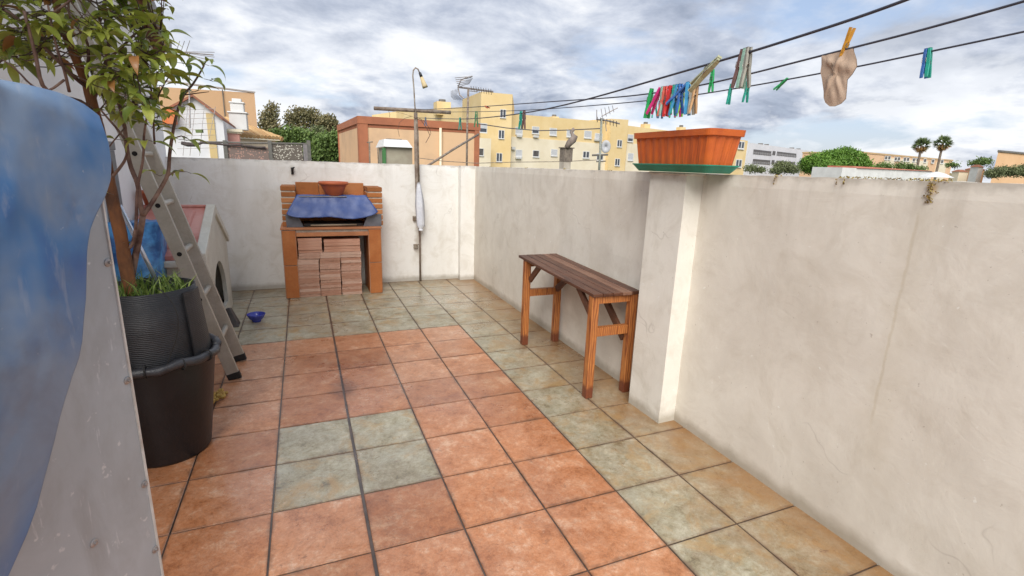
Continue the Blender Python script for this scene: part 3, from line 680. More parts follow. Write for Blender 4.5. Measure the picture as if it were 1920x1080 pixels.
def lpt3(nm, px):   # point of the built line seen at column px
    P3 = LN[nm+'3']; best = None
    def col(p):
        d = p-CAM; z = d.dot(_f); return 960+FPX*d.dot(_r)/z if z > .05 else 9e9
    for a, b in zip(P3, P3[1:]):
        ca, cb = col(a), col(b)
        if ca <= px <= cb: return a.lerp(b, (px-ca)/(cb-ca)), (b-a).normalized()
    return None
pegcols = {'green': (.01, .36, .09), 'dark_green': (.02, .20, .07), 'teal': (.01, .33, .24), 'pink': (.70, .02, .22), 'red': (.60, .02, .02), 'salmon': (.72, .14, .09), 'lime': (.20, .48, .05),
           'blue': (.03, .14, .45), 'sky_blue': (.05, .30, .55), 'brown': (.16, .08, .07), 'pale_green': (.30, .50, .40), 'wood': (.55, .33, .16), 'grey_wood': (.34, .33, .28), 'pale_yellow': (.42, .42, .25), 'slate_blue': (.08, .16, .28), 'ochre': (.60, .28, .02), 'orange': (.62, .10, .02)}
pegmat = {k: M('peg_'+k, v, .45 if 'wood' not in k else .75, tuple(x*.7+.02 for x in v), 60) for k, v in pegcols.items()}
spring_m = M('peg_spring', (.35, .33, .30), .4, metal=1.0)
_pc = {}
def pegmeshes(colr):
    if colr in _pc: return _pc[colr]
    res = []
    for s in (-1, 1):
        q = MB()   # profile along -z; thickness x, width y: jaw, notch for the line, pivot, splayed tail
        prof = [(.010, .0015, .0055), (.004, .0013, .0062), (.0015, .0030, .0060), (-.0015, .0030, .0062), (-.005, .0010, .0068), (-.022, .0016, .0075), (-.028, .0028, .0075), (-.034, .0018, .0075), (-.050, .0045, .0102), (-.068, .0072, .0118), (-.070, .0076, .0114)]
        b0 = len(q.v); wds = [.0036, .0038, .004, .004, .0042, .0045, .0045, .0045, .0043, .004, .0038]
        for (z, xi, xo), wd in zip(prof, wds):
            for (xx, yy) in ((xi, -wd), (xo, -wd), (xo, wd), (xi, wd)): q.v.append(Vector((s*xx, yy, z)))
        n = len(prof)
        for i in range(n-1):
            for k in range(4): j = (k+1) % 4; q.f.append((i*4+k, i*4+j, (i+1)*4+j, (i+1)*4+k)); q.c.append(None)
        q.f.append((0, 1, 2, 3)); q.f.append(tuple((n-1)*4+k for k in (3, 2, 1, 0))); q.c += [None, None]
        o = q.build('jaw', pegmat[colr], bevel=.0006); me = o.data; bpy.data.objects.remove(o); res.append(me)
    q = MB(); pts = []
    for k in range(25): a_ = 2*PI*k/8; pts.append((math.cos(a_)*.0052, -.0048+.0096*k/24, -.028+math.sin(a_)*.0052))
    q.tube(pts, .0008, 5); q.tube([(-.0078, -.0048, -.028), (-.0075, -.005, -.016), (.0075, -.005, -.016), (.0078, -.0048, -.028)], .0008, 5)
    o = q.build('spring', spring_m); me = o.data; bpy.data.objects.remove(o); res.append(me)
    _pc[colr] = res; return res
def peg(nm, px, colr, label, tilt=0.0, yaw=None, scale=1.0, flip=False, group='clothes pegs on the washing lines', dz=0.0):
    r_ = lpt3(nm, px)
    p, d = r_; d2 = Vector((d.x, d.y, 0)).normalized()
    e = empty('clothes_peg', p+Vector((0, 0, dz)), label, 'clothes peg', group)
    # local x (the two jaws side by side) runs across the line unless turned; tilt leans it in the line's vertical plane
    yw = math.atan2(d2.y, d2.x)-PI/2 + (yaw if yaw is not None else random.uniform(-.3, .3))
    R_ = Matrix.Rotation(-tilt, 4, Vector((-d2.y, d2.x, 0))) @ Matrix.Rotation(yw, 4, 'Z')
    if flip: R_ = R_ @ Matrix.Rotation(PI, 4, 'X')
    e.rotation_euler = R_.to_euler(); e.scale = (scale,)*3
    for i, me in enumerate(pegmeshes(colr)):
        o = bpy.data.objects.new('spring' if i == 2 else 'jaw', me); COL.objects.link(o); o.parent = e
        if i < 2: md = o.modifiers.new('b', 'BEVEL'); md.width = .0006; md.segments = 1
    return e
BS = 1.22
cl = [('C', 1216, 'dark_green', 0.05, 'dark green peg at the left end of the packed row of pegs'), ('B', 1221, 'green', -.15, 'green peg second from the left in the packed row of pegs'), ('C', 1228, 'teal', .12, 'teal peg just left of the pink one in the packed row'),
      ('B', 1236, 'pink', -.55, 'bright pink peg leaning across its neighbours in the packed row'), ('C', 1240, 'slate_blue', .05, 'dark slate blue peg half hidden behind the pink one'), ('B', 1243, 'pale_green', .12, 'pale grey-green peg between the pink peg and the red pegs'),
      ('B', 1247, 'salmon', -.12, 'salmon orange peg beside the red ones in the packed row'), ('C', 1250, 'lime', .06, 'lime green peg standing behind the red pegs'), ('B', 1252, 'red', .16, 'dark red peg left of the brighter red one'), ('B', 1257, 'red', -.14, 'bright red peg at the middle of the packed row'),
      ('C', 1262, 'green', .1, 'green peg hanging low behind the red pegs'), ('B', 1265, 'teal', .03, 'teal peg just right of the red pegs'), ('B', 1270, 'sky_blue', -.14, 'sky blue peg right of the teal peg in the packed row'), ('C', 1273, 'pink', .05, 'pink-tipped peg behind the blue pegs'),
      ('B', 1276, 'blue', .10, 'blue peg in the blue group of the packed row'), ('C', 1280, 'lime', -.1, 'light green peg behind the blue group of pegs'), ('B', 1285, 'blue', -.95, 'dark blue peg lying aslant over the blue group'), ('B', 1290, 'sky_blue', .12, 'light blue peg at the right of the blue group'),
      ('B', 1300, 'grey_wood', .04, 'weathered grey wooden peg next to the fresh wooden one'), ('B', 1305, 'wood', -.03, 'light wooden peg at the right end of the packed row')]
for nm, px, c_, tl, lab in cl: peg(nm, px, c_, lab, tilt=tl, scale=BS*random.uniform(.95, 1.05), yaw=random.uniform(-.5, .5), dz=.004)
peg('A', 1342, 'pale_yellow', 'large pale yellowish peg slanting wide open along the upper line', tilt=-1.05, scale=1.3, yaw=PI/2-.5)
peg('A', 1392, 'brown', 'brown peg left of the pale one hanging on the upper line', tilt=-.12, scale=.98)
peg('A', 1398, 'pale_green', 'pale green peg in the middle of the three on the upper line', tilt=-.02, scale=1.0)
peg('A', 1404, 'grey_wood', 'grey peg with rusty spring, right of the three on the upper line', tilt=.03, scale=1.0)
peg('B', 1334, 'green', 'single vivid green peg between the packed row and the upper line trio', tilt=.02, scale=.80, yaw=PI/2, dz=.03)
peg('C', 1370, 'teal', 'small teal peg alone on the lowest line left of the trio', tilt=-.06, scale=.92, dz=.01)
peg('C', 1402, 'teal', 'long teal peg on the lowest line just below the trio', tilt=-.05, scale=1.0, dz=.015)
peg('C', 1474, 'green', 'bright green peg tilted sideways on the lowest line left of the sock', tilt=-.95, scale=.68)
peg('C', 1737, 'blue', 'blue peg clipped beside a green one at the far right of the lowest line', tilt=.10, scale=.92, yaw=-.1)
peg('C', 1744, 'teal', 'green-teal peg clipped beside a blue one at the far right of the lowest line', tilt=.12, scale=.92, yaw=.1)
peg('A', 977, 'teal', 'green peg of a side-by-side pair on the upper line right of the aerial', tilt=-.02, scale=1.0, yaw=-1.2)
peg('A', 983, 'brown', 'brown peg of a side-by-side pair on the upper line right of the aerial', tilt=-.02, scale=1.0, yaw=-1.2)
peg('A', 863, 'teal', 'small light green peg left of the aerial mast on the upper line', tilt=0, scale=1.0)
peg('A', 893, 'dark_green', 'small dark green peg right of the aerial mast on the upper line', tilt=0, scale=1.15, dz=.03)
peg('A', 798, 'slate_blue', 'small slate blue peg beside the washing line post', tilt=0, scale=1.0)
peg('B', 911, 'orange', 'small orange peg lying along the middle line right of the aerial', tilt=1.3, scale=.8)

# sock on the middle line
sock_m = M('sock_knit', (.50, .375, .28), .9, (.43, .31, .225), 18, .12, 300, lo=.3, hi=.7)
sp0, sd0 = lpt3('B', 1583)
ol = [(1541, 104), (1541, 122), (1539, 136), (1542, 150), (1545, 172), (1545, 184), (1548, 193), (1556, 200), (1565, 200), (1577, 195), (1586, 186), (1588, 165), (1589, 150), (1598, 140), (1607, 125), (1606, 112), (1601, 96), (1600, 87), (1592, 92), (1580, 96), (1565, 99), (1550, 101)]
SF = Face((sp0.x-sd0.x, sp0.y-sd0.y), (sp0.x+sd0.x, sp0.y+sd0.y))
# local (s,z) outline relative to the line point, then a gently turned plane so the sock faces the terrace
O2 = [(Vector(SF.st(a, b)) - Vector(SF.st(1583, 94))) for a, b in ol]
dv = (CAM-sp0); fr = Vector((dv.x, dv.y, 0)).normalized(); side = Vector((-fr.y, fr.x, 0)); 
if side.dot(_r) < 0: side = -side
kk = SF.t.dot(side)
def sock_pt(s, z, side_, dep): return sp0 + SF.t*s*1.0 + Vector((0, 0, z)) + SF.n*dep*side_
q = MB(); cx0 = sum(p_.x for p_ in O2)/len(O2); cz0 = sum(p_.y for p_ in O2)/len(O2)
nr_ = 7
for side_ in (1, -1):
    base = len(q.v); n = len(O2); DN = 3
    dense_ = []
    for i in range(n):
        a_, b_ = O2[i], O2[(i+1) % n]
        for k in range(DN): dense_.append(a_.lerp(b_, k/DN))
    m_ = len(dense_)
    for r in range(nr_+1):
        t = r/nr_
        for p_ in dense_:
            s_, z_ = cx0+(p_.x-cx0)*(1-t), cz0+(p_.y-cz0)*(1-t)
            dep = .0045*(1-(1-t)**2)**.5 + .0014*math.sin(s_*330+z_*150+4*noise.noise(Vector((s_*30, z_*20, 1)))) * min(1, t*3) + .0025*noise.noise(Vector((s_*45, z_*30, 4)))
            # central fold running down from the peg
            dep -= .009*math.exp(-((s_+.010 - z_*.34)/.0035)**2)*min(1, t*3)
            dep += .005*math.exp(-((s_-.003 - z_*.32)/.004)**2)*min(1, t*3)
            dep += .0035*math.sin(z_*140+s_*60)*math.exp(-((z_+.03)/.03)**2)*min(1, t*3)
            q.v.append(sock_pt(s_, z_, side_, max(dep, .0012)))
    for r in range(nr_):
        for k in range(m_):
            j = (k+1) % m_; f = (base+r*m_+k, base+r*m_+j, base+(r+1)*m_+j, base+(r+1)*m_+k); q.f.append(f if side_ > 0 else f[::-1]); q.c.append(None)
tag(q.build('sock', sock_m, smooth=True, origin=tuple(sp0)), 'short beige sock hanging from the middle washing line', 'sock')
peg('B', 1581, 'ochre', 'ochre yellow peg standing up from the line where it grips the beige sock', tilt=-.25, scale=.78, flip=True, yaw=.1, dz=-.008)

# ------------------------------------------------------------------ ladder
alu_m = M('aluminium', (.50, .47, .41), .5, (.40, .365, .30), 7, .15, 60, metal=.35, lo=.3, hi=.7, fine=.2)
rub_m = M('black_rubber_foot', (.014, .013, .012), .7)
ld = empty('ladder', (.066, 1.51, 0), 'dirty aluminium ladder leaning against the house wall behind the plant pot', 'ladder')
def rp(y, z): return Vector((.066-.262*z, y, z))
LT = (XL-.066)/-.262 - .12
RY = (1.362, 1.668)
rail_dir = (rp(0, 1)-rp(0, 0)).normalized()
for y_ in RY:
    q = MB(); q.bar(rp(y_, .03), rp(y_, LT), .026, .062, up=(0, 1, 0)) if False else None
    # rail: 26 mm thick across (y), 62 mm deep
    a_, b_ = rp(y_, .032), rp(y_, LT); dd = (b_-a_).normalized(); dp_ = Vector((dd.z, 0, -dd.x))*.034; yy = Vector((0, .0125, 0))
    q = MB(); q.hexa([a_-dp_-yy, a_+dp_-yy, a_+dp_+yy, a_-dp_+yy], [b_-dp_-yy, b_+dp_-yy, b_+dp_+yy, b_-dp_+yy]); q.build('rail', alu_m, ld, bevel=.003)
    q = MB(); a2 = rp(y_, -.0); yy = yy*1.15; dp2 = dp_*1.06
    q.hexa([a2-dp2-yy+Vector((0, 0, .008)), a2+dp2-yy-Vector((0, 0, .0)), a2+dp2+yy, a2-dp2+yy+Vector((0, 0, .008))], [a_+dd*.012-dp2-yy, a_+dd*.012+dp2-yy, a_+dd*.012+dp2+yy, a_+dd*.012-dp2+yy]); q.build('foot', rub_m, ld, bevel=.002)
z = .245
hole_m = M('rung_hole', (.012, .01, .01), .9)
while z < LT-.1:
    c0 = rp(0, z); q = MB(); q.tube([(c0.x, RY[0]-.0135, z), (c0.x, RY[1]+.0135, z)], .0155, 12); ru = q.build('rung', alu_m, ld, smooth=False)
    q = MB()
    for k, yv in ((0, RY[0]-.0142),): q.tube([(c0.x, yv, z), (c0.x, yv+.002, z)], .0125, 12)
    q.build('rung_end', hole_m, ru)
    z += .2645

# ------------------------------------------------------------------ kennel
cream_m = M('cream_plastic', (.68, .66, .58), .6, (.56, .52, .43), 6, .15, 40, lo=.3, hi=.7, fine=.15)
kroof_m = M('faded_red_plastic', (.50, .17, .13), .55, (.62, .32, .27), 4, .1, 30, lo=.4, hi=.6)
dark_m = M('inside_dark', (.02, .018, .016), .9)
kx0, kx1 = -.585, -.135
ap = on(399, 388, 0, kx1); fe = on(382, 487, 0, kx1); be = on(425, 447, 0, kx1); bb = on(434, 600, 0, kx1)
ym = ap.y; yf, zf_ = fe.y, fe.z; yk, zk = be.y, be.z
kn = empty('kennel', ((kx0+kx1)/2, ym, 0), 'cream plastic dog kennel with faded red roof and arched door', 'kennel')
# front wall (facing +x) with an arched opening
wy0, wy1 = yf+.03, yk-.03; zeF = zf_+.01; zeB = zk-.0
dy0, dy1 = on(405, 520, 0, kx1).y, on(417, 520, 0, kx1).y
dc = (wy0+wy1)/2; dhw = (wy1-wy0)*.27; dz0, dz1 = .10, .50
q = MB(); n = 14
arch = [(dc-dhw, dz0), (dc-dhw, dz1-dhw)] + [(dc-dhw*math.cos(PI*k/n), dz1-dhw+dhw*math.sin(PI*k/n)) for k in range(1, n)] + [(dc+dhw, dz1-dhw), (dc+dhw, dz0)]
zsl = lambda y: zeF+(ap.z-.02-zeF)*(y-wy0)/(ym-wy0) if y < ym else (ap.z-.02)+(zeB-(ap.z-.02))*(y-ym)/(wy1-ym)
def wallstrip(xa):
    q.quad((xa, wy0, 0), (xa, dc-dhw, 0), (xa, dc-dhw, zsl(dc-dhw)), (xa, wy0, zeF)); q.quad((xa, dc+dhw, 0), (xa, wy1, 0), (xa, wy1, zeB), (xa, dc+dhw, zsl(dc+dhw)))
    q.quad((xa, dc-dhw, 0), (xa, dc+dhw, 0), (xa, dc+dhw, dz0), (xa, dc-dhw, dz0))
    for (p0, p1) in zip(arch[1:-1], arch[2:]):
        if abs(p1[0]-p0[0]) < 1e-6: continue
        ya_, yb_ = p0[0], p1[0]
        if ya_ < ym < yb_: q.quad((xa, ya_, p0[1]), (xa, yb_, p1[1]), (xa, yb_, zsl(yb_)), (xa, ym, ap.z-.02), (xa, ya_, zsl(ya_)))
        else: q.quad((xa, ya_, p0[1]), (xa, yb_, p1[1]), (xa, yb_, zsl(yb_)), (xa, ya_, zsl(ya_)))
wallstrip(kx1); wallstrip(kx1-.03)
for (p0, p1) in zip(arch, arch[1:]+arch[:1]): q.quad((kx1, *p0), (kx1, *p1), (kx1-.03, *p1), (kx1-.03, *p0))
q.quad((kx1, wy0, 0), (kx1-.03, wy0, 0), (kx1-.03, wy0, zeF), (kx1, wy0, zeF)); q.quad((kx1, wy1, 0), (kx1-.03, wy1, 0), (kx1-.03, wy1, zeB), (kx1, wy1, zeB))
q.box((kx0, wy0, 0), (kx1-.031, wy0+.02, zeF)); q.box((kx0, wy1-.02, 0), (kx1-.031, wy1, zeB))
for k in range(4): xx = kx0+.06+k*.1; q.box((xx, wy0-.008, .05), (xx+.05, wy0-.0005, zeF-.06))
q.quad((kx0, wy0+.02, 0), (kx0, wy1-.02, 0), (kx0, wy1-.02, zeB), (kx0, ym, ap.z-.02), (kx0, wy0+.02, zeF))
q.build('wall', cream_m, kn)
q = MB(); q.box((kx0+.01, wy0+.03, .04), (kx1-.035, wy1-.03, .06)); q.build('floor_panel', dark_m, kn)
q = MB()
q.box((kx0-.02, yf-.03, zf_-.045), (kx1+.0, yf+.03, zf_+.0)); q.build('eave', cream_m, kn, bevel=.012)
q = MB()
th = .025
q.hexa([(kx0, yf, zf_+.002), (kx1-.045, yf, zf_+.002), (kx1-.045, ym, ap.z-.02), (kx0, ym, ap.z-.02)], [(kx0, yf, zf_+.03), (kx1-.045, yf, zf_+.03), (kx1-.045, ym, ap.z+.002), (kx0, ym, ap.z+.002)])
q.hexa([(kx0, ym+.001, ap.z-.02), (kx1-.045, ym+.001, ap.z-.02), (kx1-.045, yk, zk), (kx0, yk, zk)], [(kx0, ym+.001, ap.z+.002), (kx1-.045, ym+.001, ap.z+.002), (kx1-.045, yk, zk+.025), (kx0, yk, zk+.025)])
rf = q.build('roof', kroof_m, kn)
q = MB(); q.box((kx0, ym-.02, ap.z-.004), (kx1-.044, ym+.02, ap.z+.016)); q.build('ridge', kroof_m, rf, bevel=.006)
q = MB(); q.hexa([(kx0+.12, yf+.07, zf_+.032+.0), (kx1-.12, yf+.07, zf_+.032), (kx1-.10, ym-.07, ap.z-.030), (kx0+.12, ym-.07, ap.z-.030)], [(kx0+.13, yf+.08, zf_+.085), (kx1-.13, yf+.08, zf_+.085), (kx1-.12, ym-.08, ap.z-.012), (kx0+.13, ym-.08, ap.z-.012)])
q.build('roof_panel', M('roof_panel_pink', (.60, .30, .25), .5, (.48, .16, .12), 3), rf, bevel=.01)
q = MB()
q.hexa([(kx1-.044, yf-.02, zf_-.02), (kx1+.018, yf-.02, zf_-.02), (kx1+.018, ym, ap.z-.05), (kx1-.044, ym, ap.z-.05)], [(kx1-.044, yf-.02, zf_+.045), (kx1+.018, yf-.02, zf_+.045), (kx1+.018, ym, ap.z+.022), (kx1-.044, ym, ap.z+.022)])
q.hexa([(kx1-.044, ym+.001, ap.z-.05), (kx1+.018, ym+.001, ap.z-.05), (kx1+.018, yk+.01, zk-.03), (kx1-.044, yk+.01, zk-.03)], [(kx1-.044, ym+.001, ap.z+.022), (kx1+.018, ym+.001, ap.z+.022), (kx1+.018, yk+.01, zk+.03), (kx1-.044, yk+.01, zk+.03)])
q.build('gable_trim', cream_m, kn, bevel=.006)
# dark wedge beside the kennel foot
q = MB(); w0 = on(449, 612, 2, 0.0); q.hexa([(w0.x-.10, w0.y-.02, .0), (w0.x, w0.y-.02, .0), (w0.x, w0.y+.10, .0), (w0.x-.10, w0.y+.10, .0)], [(w0.x-.085, w0.y, .15), (w0.x-.055, w0.y, .16), (w0.x-.05, w0.y+.07, .14), (w0.x-.08, w0.y+.07, .14)])
tag(q.build('doorstop', M('dark_plastic', (.055, .05, .05), .5, (.09, .08, .08), 12), bevel=.006, origin=(w0.x-.05, w0.y+.04, 0)), 'dark grey plastic wedge on the floor beside the kennel and ladder', 'wedge')
# terracotta pot with small cactus on the kennel roof
kp = empty('potted_cactus', (kx0+.07, ym, ap.z+.016), 'small terracotta pot with dark cactus on top of the kennel roof', 'potted plant')
kpx, kpy = kx0+.07, ym
q = MB(); q.lathe([(0, ap.z+.017), (.05, ap.z+.017), (.068, ap.z+.095), (.076, ap.z+.096), (.078, ap.z+.12), (.070, ap.z+.12), (.064, ap.z+.10), (0, ap.z+.10)], kpx, kpy, 24); q.build('pot', bowl_m, kp, smooth=True)
q = MB()
for (dx, h, r) in ((-.02, .13, .022), (.022, .10, .02), (0, .09, .026)): q.tube([(kpx+dx, kpy, ap.z+.10), (kpx+dx*1.3, kpy, ap.z+.10+h*.5), (kpx+dx*1.5, kpy, ap.z+.10+h)], [r*.8, r, r*.4], 9)
q.build('cactus', M('cactus', (.05, .08, .05), .8, (.10, .13, .08), 30), kp, smooth=True)

# crumpled blue sheet bag standing in front of the kennel
sheet_m = M('light_blue_sheet', (.08, .33, .66), .35, (.02, .10, .30), 5, .4, 18, lo=.44, hi=.58)
q = MB(); by = yf-.13
tl, tr = on(196, 418, 1, by+.08), on(303, 417, 1, by+.08); br_, bl_ = on(296, 520, 1, by-.02), on(196, 528, 1, by-.02)
nn = 20
def sheet(front):
    base = len(q.v)
    for j in range(nn+1):
        for i in range(nn+1):
            u, v = i/nn, j/nn; t_ = tl.lerp(tr, u); b_ = bl_.lerp(br_, u); b_ = Vector((b_.x, b_.y, b_.z-.35*v*v)); p_ = t_.lerp(b_, v)
            o = .05*noise.noise(Vector((u*3.1, v*2.7, 2)))+.02*noise.noise(Vector((u*9, v*8, 5))) - .11*math.sin(PI*u)*math.sin(PI*min(v, 1)*.9)
            o += -.05*max(0, 1-abs(u-.55-.35*v)*4)
            o = o if front else .16-o*.4
            q.v.append(p_+Vector((0, o, .008*noise.noise(Vector((u*8, 3, v*3))))))
    for j in range(nn):
        for i in range(nn): a_ = base+j*(nn+1)+i; f = (a_, a_+1, a_+nn+2, a_+nn+1); q.f.append(f if front else f[::-1]); q.c.append(None)
    return base
f0 = sheet(True); b0 = sheet(False)
ed = [(0, i) for i in range(nn+1)] + [(j, nn) for j in range(1, nn+1)] + [(nn, i) for i in range(nn-1, -1, -1)] + [(j, 0) for j in range(nn-1, 0, -1)]
for e0_, e1_ in zip(ed, ed[1:]+ed[:1]): a_, b_ = e0_[0]*(nn+1)+e0_[1], e1_[0]*(nn+1)+e1_[1]; q.f.append((f0+b_, f0+a_, b0+a_, b0+b_)); q.c.append(None)
tag(q.build('plastic_sheet', sheet_m, smooth=True, origin=((tl.x+tr.x)/2, by, .3)), 'crumpled bright blue plastic sheet bundled in front of the kennel', 'plastic sheet')

# grey square post and shiny pole near the left wall
gp = empty('post', (-.50, 2.02, 0), 'dark grey square metal post with flat cap near the house wall', 'post')
pA, pB = on(200, 400, 1, 2.02), on(226, 400, 1, 2.02); pt1 = on(212, 282, 1, 2.02).z; pcp = on(212, 265, 1, 2.0).z
gm = M('grey_paint', (.13, .135, .145), .6, (.20, .20, .20), 8, .15, 40)
q = MB(); q.box((pA.x, 2.0, 0), (pB.x, 2.09, pt1)); q.build('shaft', gm, gp, bevel=.004)
q = MB(); q.box((pA.x-.02, 1.985, pt1+.001), (pB.x+.004, 2.105, pcp)); q.build('cap', gm, gp, bevel=.006)
a_, b_ = on(224, 385, 1, .74), on(297, 534, 1, .70)
q = MB(); q.tube([b_, a_], .0085, 10); tag(q.build('stake', M('chrome_pole', (.55, .60, .70), .25, metal=.7), smooth=True, origin=tuple(b_)), 'shiny white metal stake stuck slanting in the soil of the black pot', 'stake')

# ------------------------------------------------------------------ plant pot
PX, PY = -.125, .63
blk_m = M('black_pot_plastic', (.005, .006, .008), .45, (.010, .011, .014), 6, .1, 60)
def corr():
    m = M('corrugated_liner', (.012, .012, .014), .5, (.024, .024, .027), 9); nt = m.node_tree; p = nt.nodes['Principled BSDF']
    g = nt.nodes.new('ShaderNodeNewGeometry'); sp = nt.nodes.new('ShaderNodeSeparateXYZ'); L(nt, g.outputs['Position'], sp.inputs[0])
    wv = math_(nt, 'SINE', math_(nt, 'ADD', math_(nt, 'MULTIPLY', sp.outputs[2], 820.0), math_(nt, 'MULTIPLY', noise_(nt, g.outputs['Position'], 9, 4), 22)))
    b = nt.nodes.new('ShaderNodeBump'); b.inputs['Strength'].default_value = .35; b.inputs['Distance'].default_value = .002; L(nt, wv, b.inputs['Height']); L(nt, b.outputs[0], p.inputs['Normal']); return m
liner_m = corr()
tree = empty('potted_tree', (PX, PY, 0), 'tall leafy shrub with orange-brown trunk growing in a big black pot', 'potted tree')
q = MB(); q.lathe([(0, 0), (.160, 0), (.168, .012), (.222, .44), (.228, .455), (.228, .47), (.214, .47), (.205, .44), (0, .42)], PX, PY, 48); pot_o = q.build('pot', blk_m, tree, smooth=True)
q = MB(); pts = []
for k in range(49): a_ = 2*PI*k/48; pts.append((PX+.232*math.cos(a_), PY+.232*math.sin(a_), .468+.006*math.sin(5*a_)+.004*math.sin(11*a_)))
q.tube(pts, [.017+.004*math.sin(k*1.7)**2 for k in range(49)], 10); q.build('rolled_rim', M('rim_plastic', (.022, .022, .025), .38, (.045, .045, .05), 14, .3, 50), pot_o, smooth=True)
for a_ in (-.45, -.95, -1.5, -2.0):
    q = MB(); c0 = Vector((PX+.232*math.cos(a_), PY+.232*math.sin(a_), .468)); rr = Vector((math.cos(a_), math.sin(a_), 0)); q.tube([c0+rr*.0225*math.cos(t)+Vector((0, 0, .0235*math.sin(t))) for t in [2*PI*k/12 for k in range(13)]], .0035, 6); q.build('tie', rub_m, pot_o)
q = MB(); q.lathe([(.196, .43), (.187, .6), (.176, .765), (.170, .765), (.17, .72), (0, .715)], PX, PY, 48, wob=.012); q.build('liner', liner_m, tree, smooth=True)
q = MB(); pr_ = []
for k in range(9):
    t = -.62+.085*k; pr_.append((PX+.203*math.cos(t), PY+.203*math.sin(t)))
pr2 = [(PX+.212*math.cos(-.62+.085*k), PY+.212*math.sin(-.62+.085*k)) for k in range(9)]
for k in range(8):
    q.hexa([(*pr_[k], .47), (*pr2[k], .47), (*pr2[k+1], .47), (*pr_[k+1], .47)], [((pr_[k][0]-PX)*.88+PX, (pr_[k][1]-PY)*.88+PY, .75), ((pr2[k][0]-PX)*.88+PX, (pr2[k][1]-PY)*.88+PY, .75), ((pr2[k+1][0]-PX)*.88+PX, (pr2[k+1][1]-PY)*.88+PY, .75), ((pr_[k+1][0]-PX)*.88+PX, (pr_[k+1][1]-PY)*.88+PY, .75)])
q.build('liner_flap', liner_m, tree)
q = MB()
for _ in range(260):
    a_ = random.uniform(0, 2*PI); r_ = .155*random.random()**.5; b0 = Vector((PX+r_*math.cos(a_), PY+r_*math.sin(a_), .714)); h = random.uniform(.04, .12); ln = Vector((random.gauss(0, .5), random.gauss(0, .5), 0))*h
    wd = Vector((random.gauss(0, 1), random.gauss(0, 1), 0)).normalized()*.0028; c_ = random.random()
    p1 = b0+ln*.35+Vector((0, 0, h*.6)); p2 = b0+ln+Vector((0, 0, h*.95)); q.quad(b0-wd, b0+wd, p1+wd, p1-wd, c=c_); q.quad(p1-wd, p1+wd, p2, c=c_)
go = q.build('grass', tintmat('grass_blade', [(0, (.05, .08, .015)), (.5, (.15, .25, .04)), (1, (.32, .40, .10))], .5, .1, trans=.3)); kind(tag(go, 'bright green grass growing in the top of the black plant pot', 'grass'), 'stuff')

bark_m = M('bark', (.26, .10, .032), .8, (.09, .04, .02), 13, .5, 70, stretch=(1, 1, .4), lo=.4, hi=.65)
twig_m = M('twig_bark', (.25, .16, .12), .8, (.09, .045, .035), 14, .4, 80, lo=.35, hi=.6)
def path(pts): return [on(a, b, 1, y) for a, b, y in pts]
def smooth_path(P3, k=3):
    o = []
    n = len(P3)
    for i in range(n-1):
        p0, p1, p2, p3 = P3[max(i-1, 0)], P3[i], P3[i+1], P3[min(i+2, n-1)]
        for j in range(k):
            t = j/k; o.append(.5*((2*p1)+(p2-p0)*t+(2*p0-5*p1+4*p2-p3)*t*t+(3*p1-p0-3*p2+p3)*t**3))
    o.append(P3[-1]); return o
trunk = smooth_path(path([(247, 560, .63), (236, 500, .63), (226, 440, .62), (212, 380, .61), (202, 325, .60), (190, 262, .58), (172, 190, .56), (160, 150, .55), (138, 100, .54), (116, 45, .53), (100, -20, .52)]))
q = MB(); q.tube(trunk, [(.026-.015*i/(len(trunk)-1))*(1+.05*math.sin(i*2.1)) for i in range(len(trunk))], 12); q.build('trunk', bark_m, tree, smooth=True)
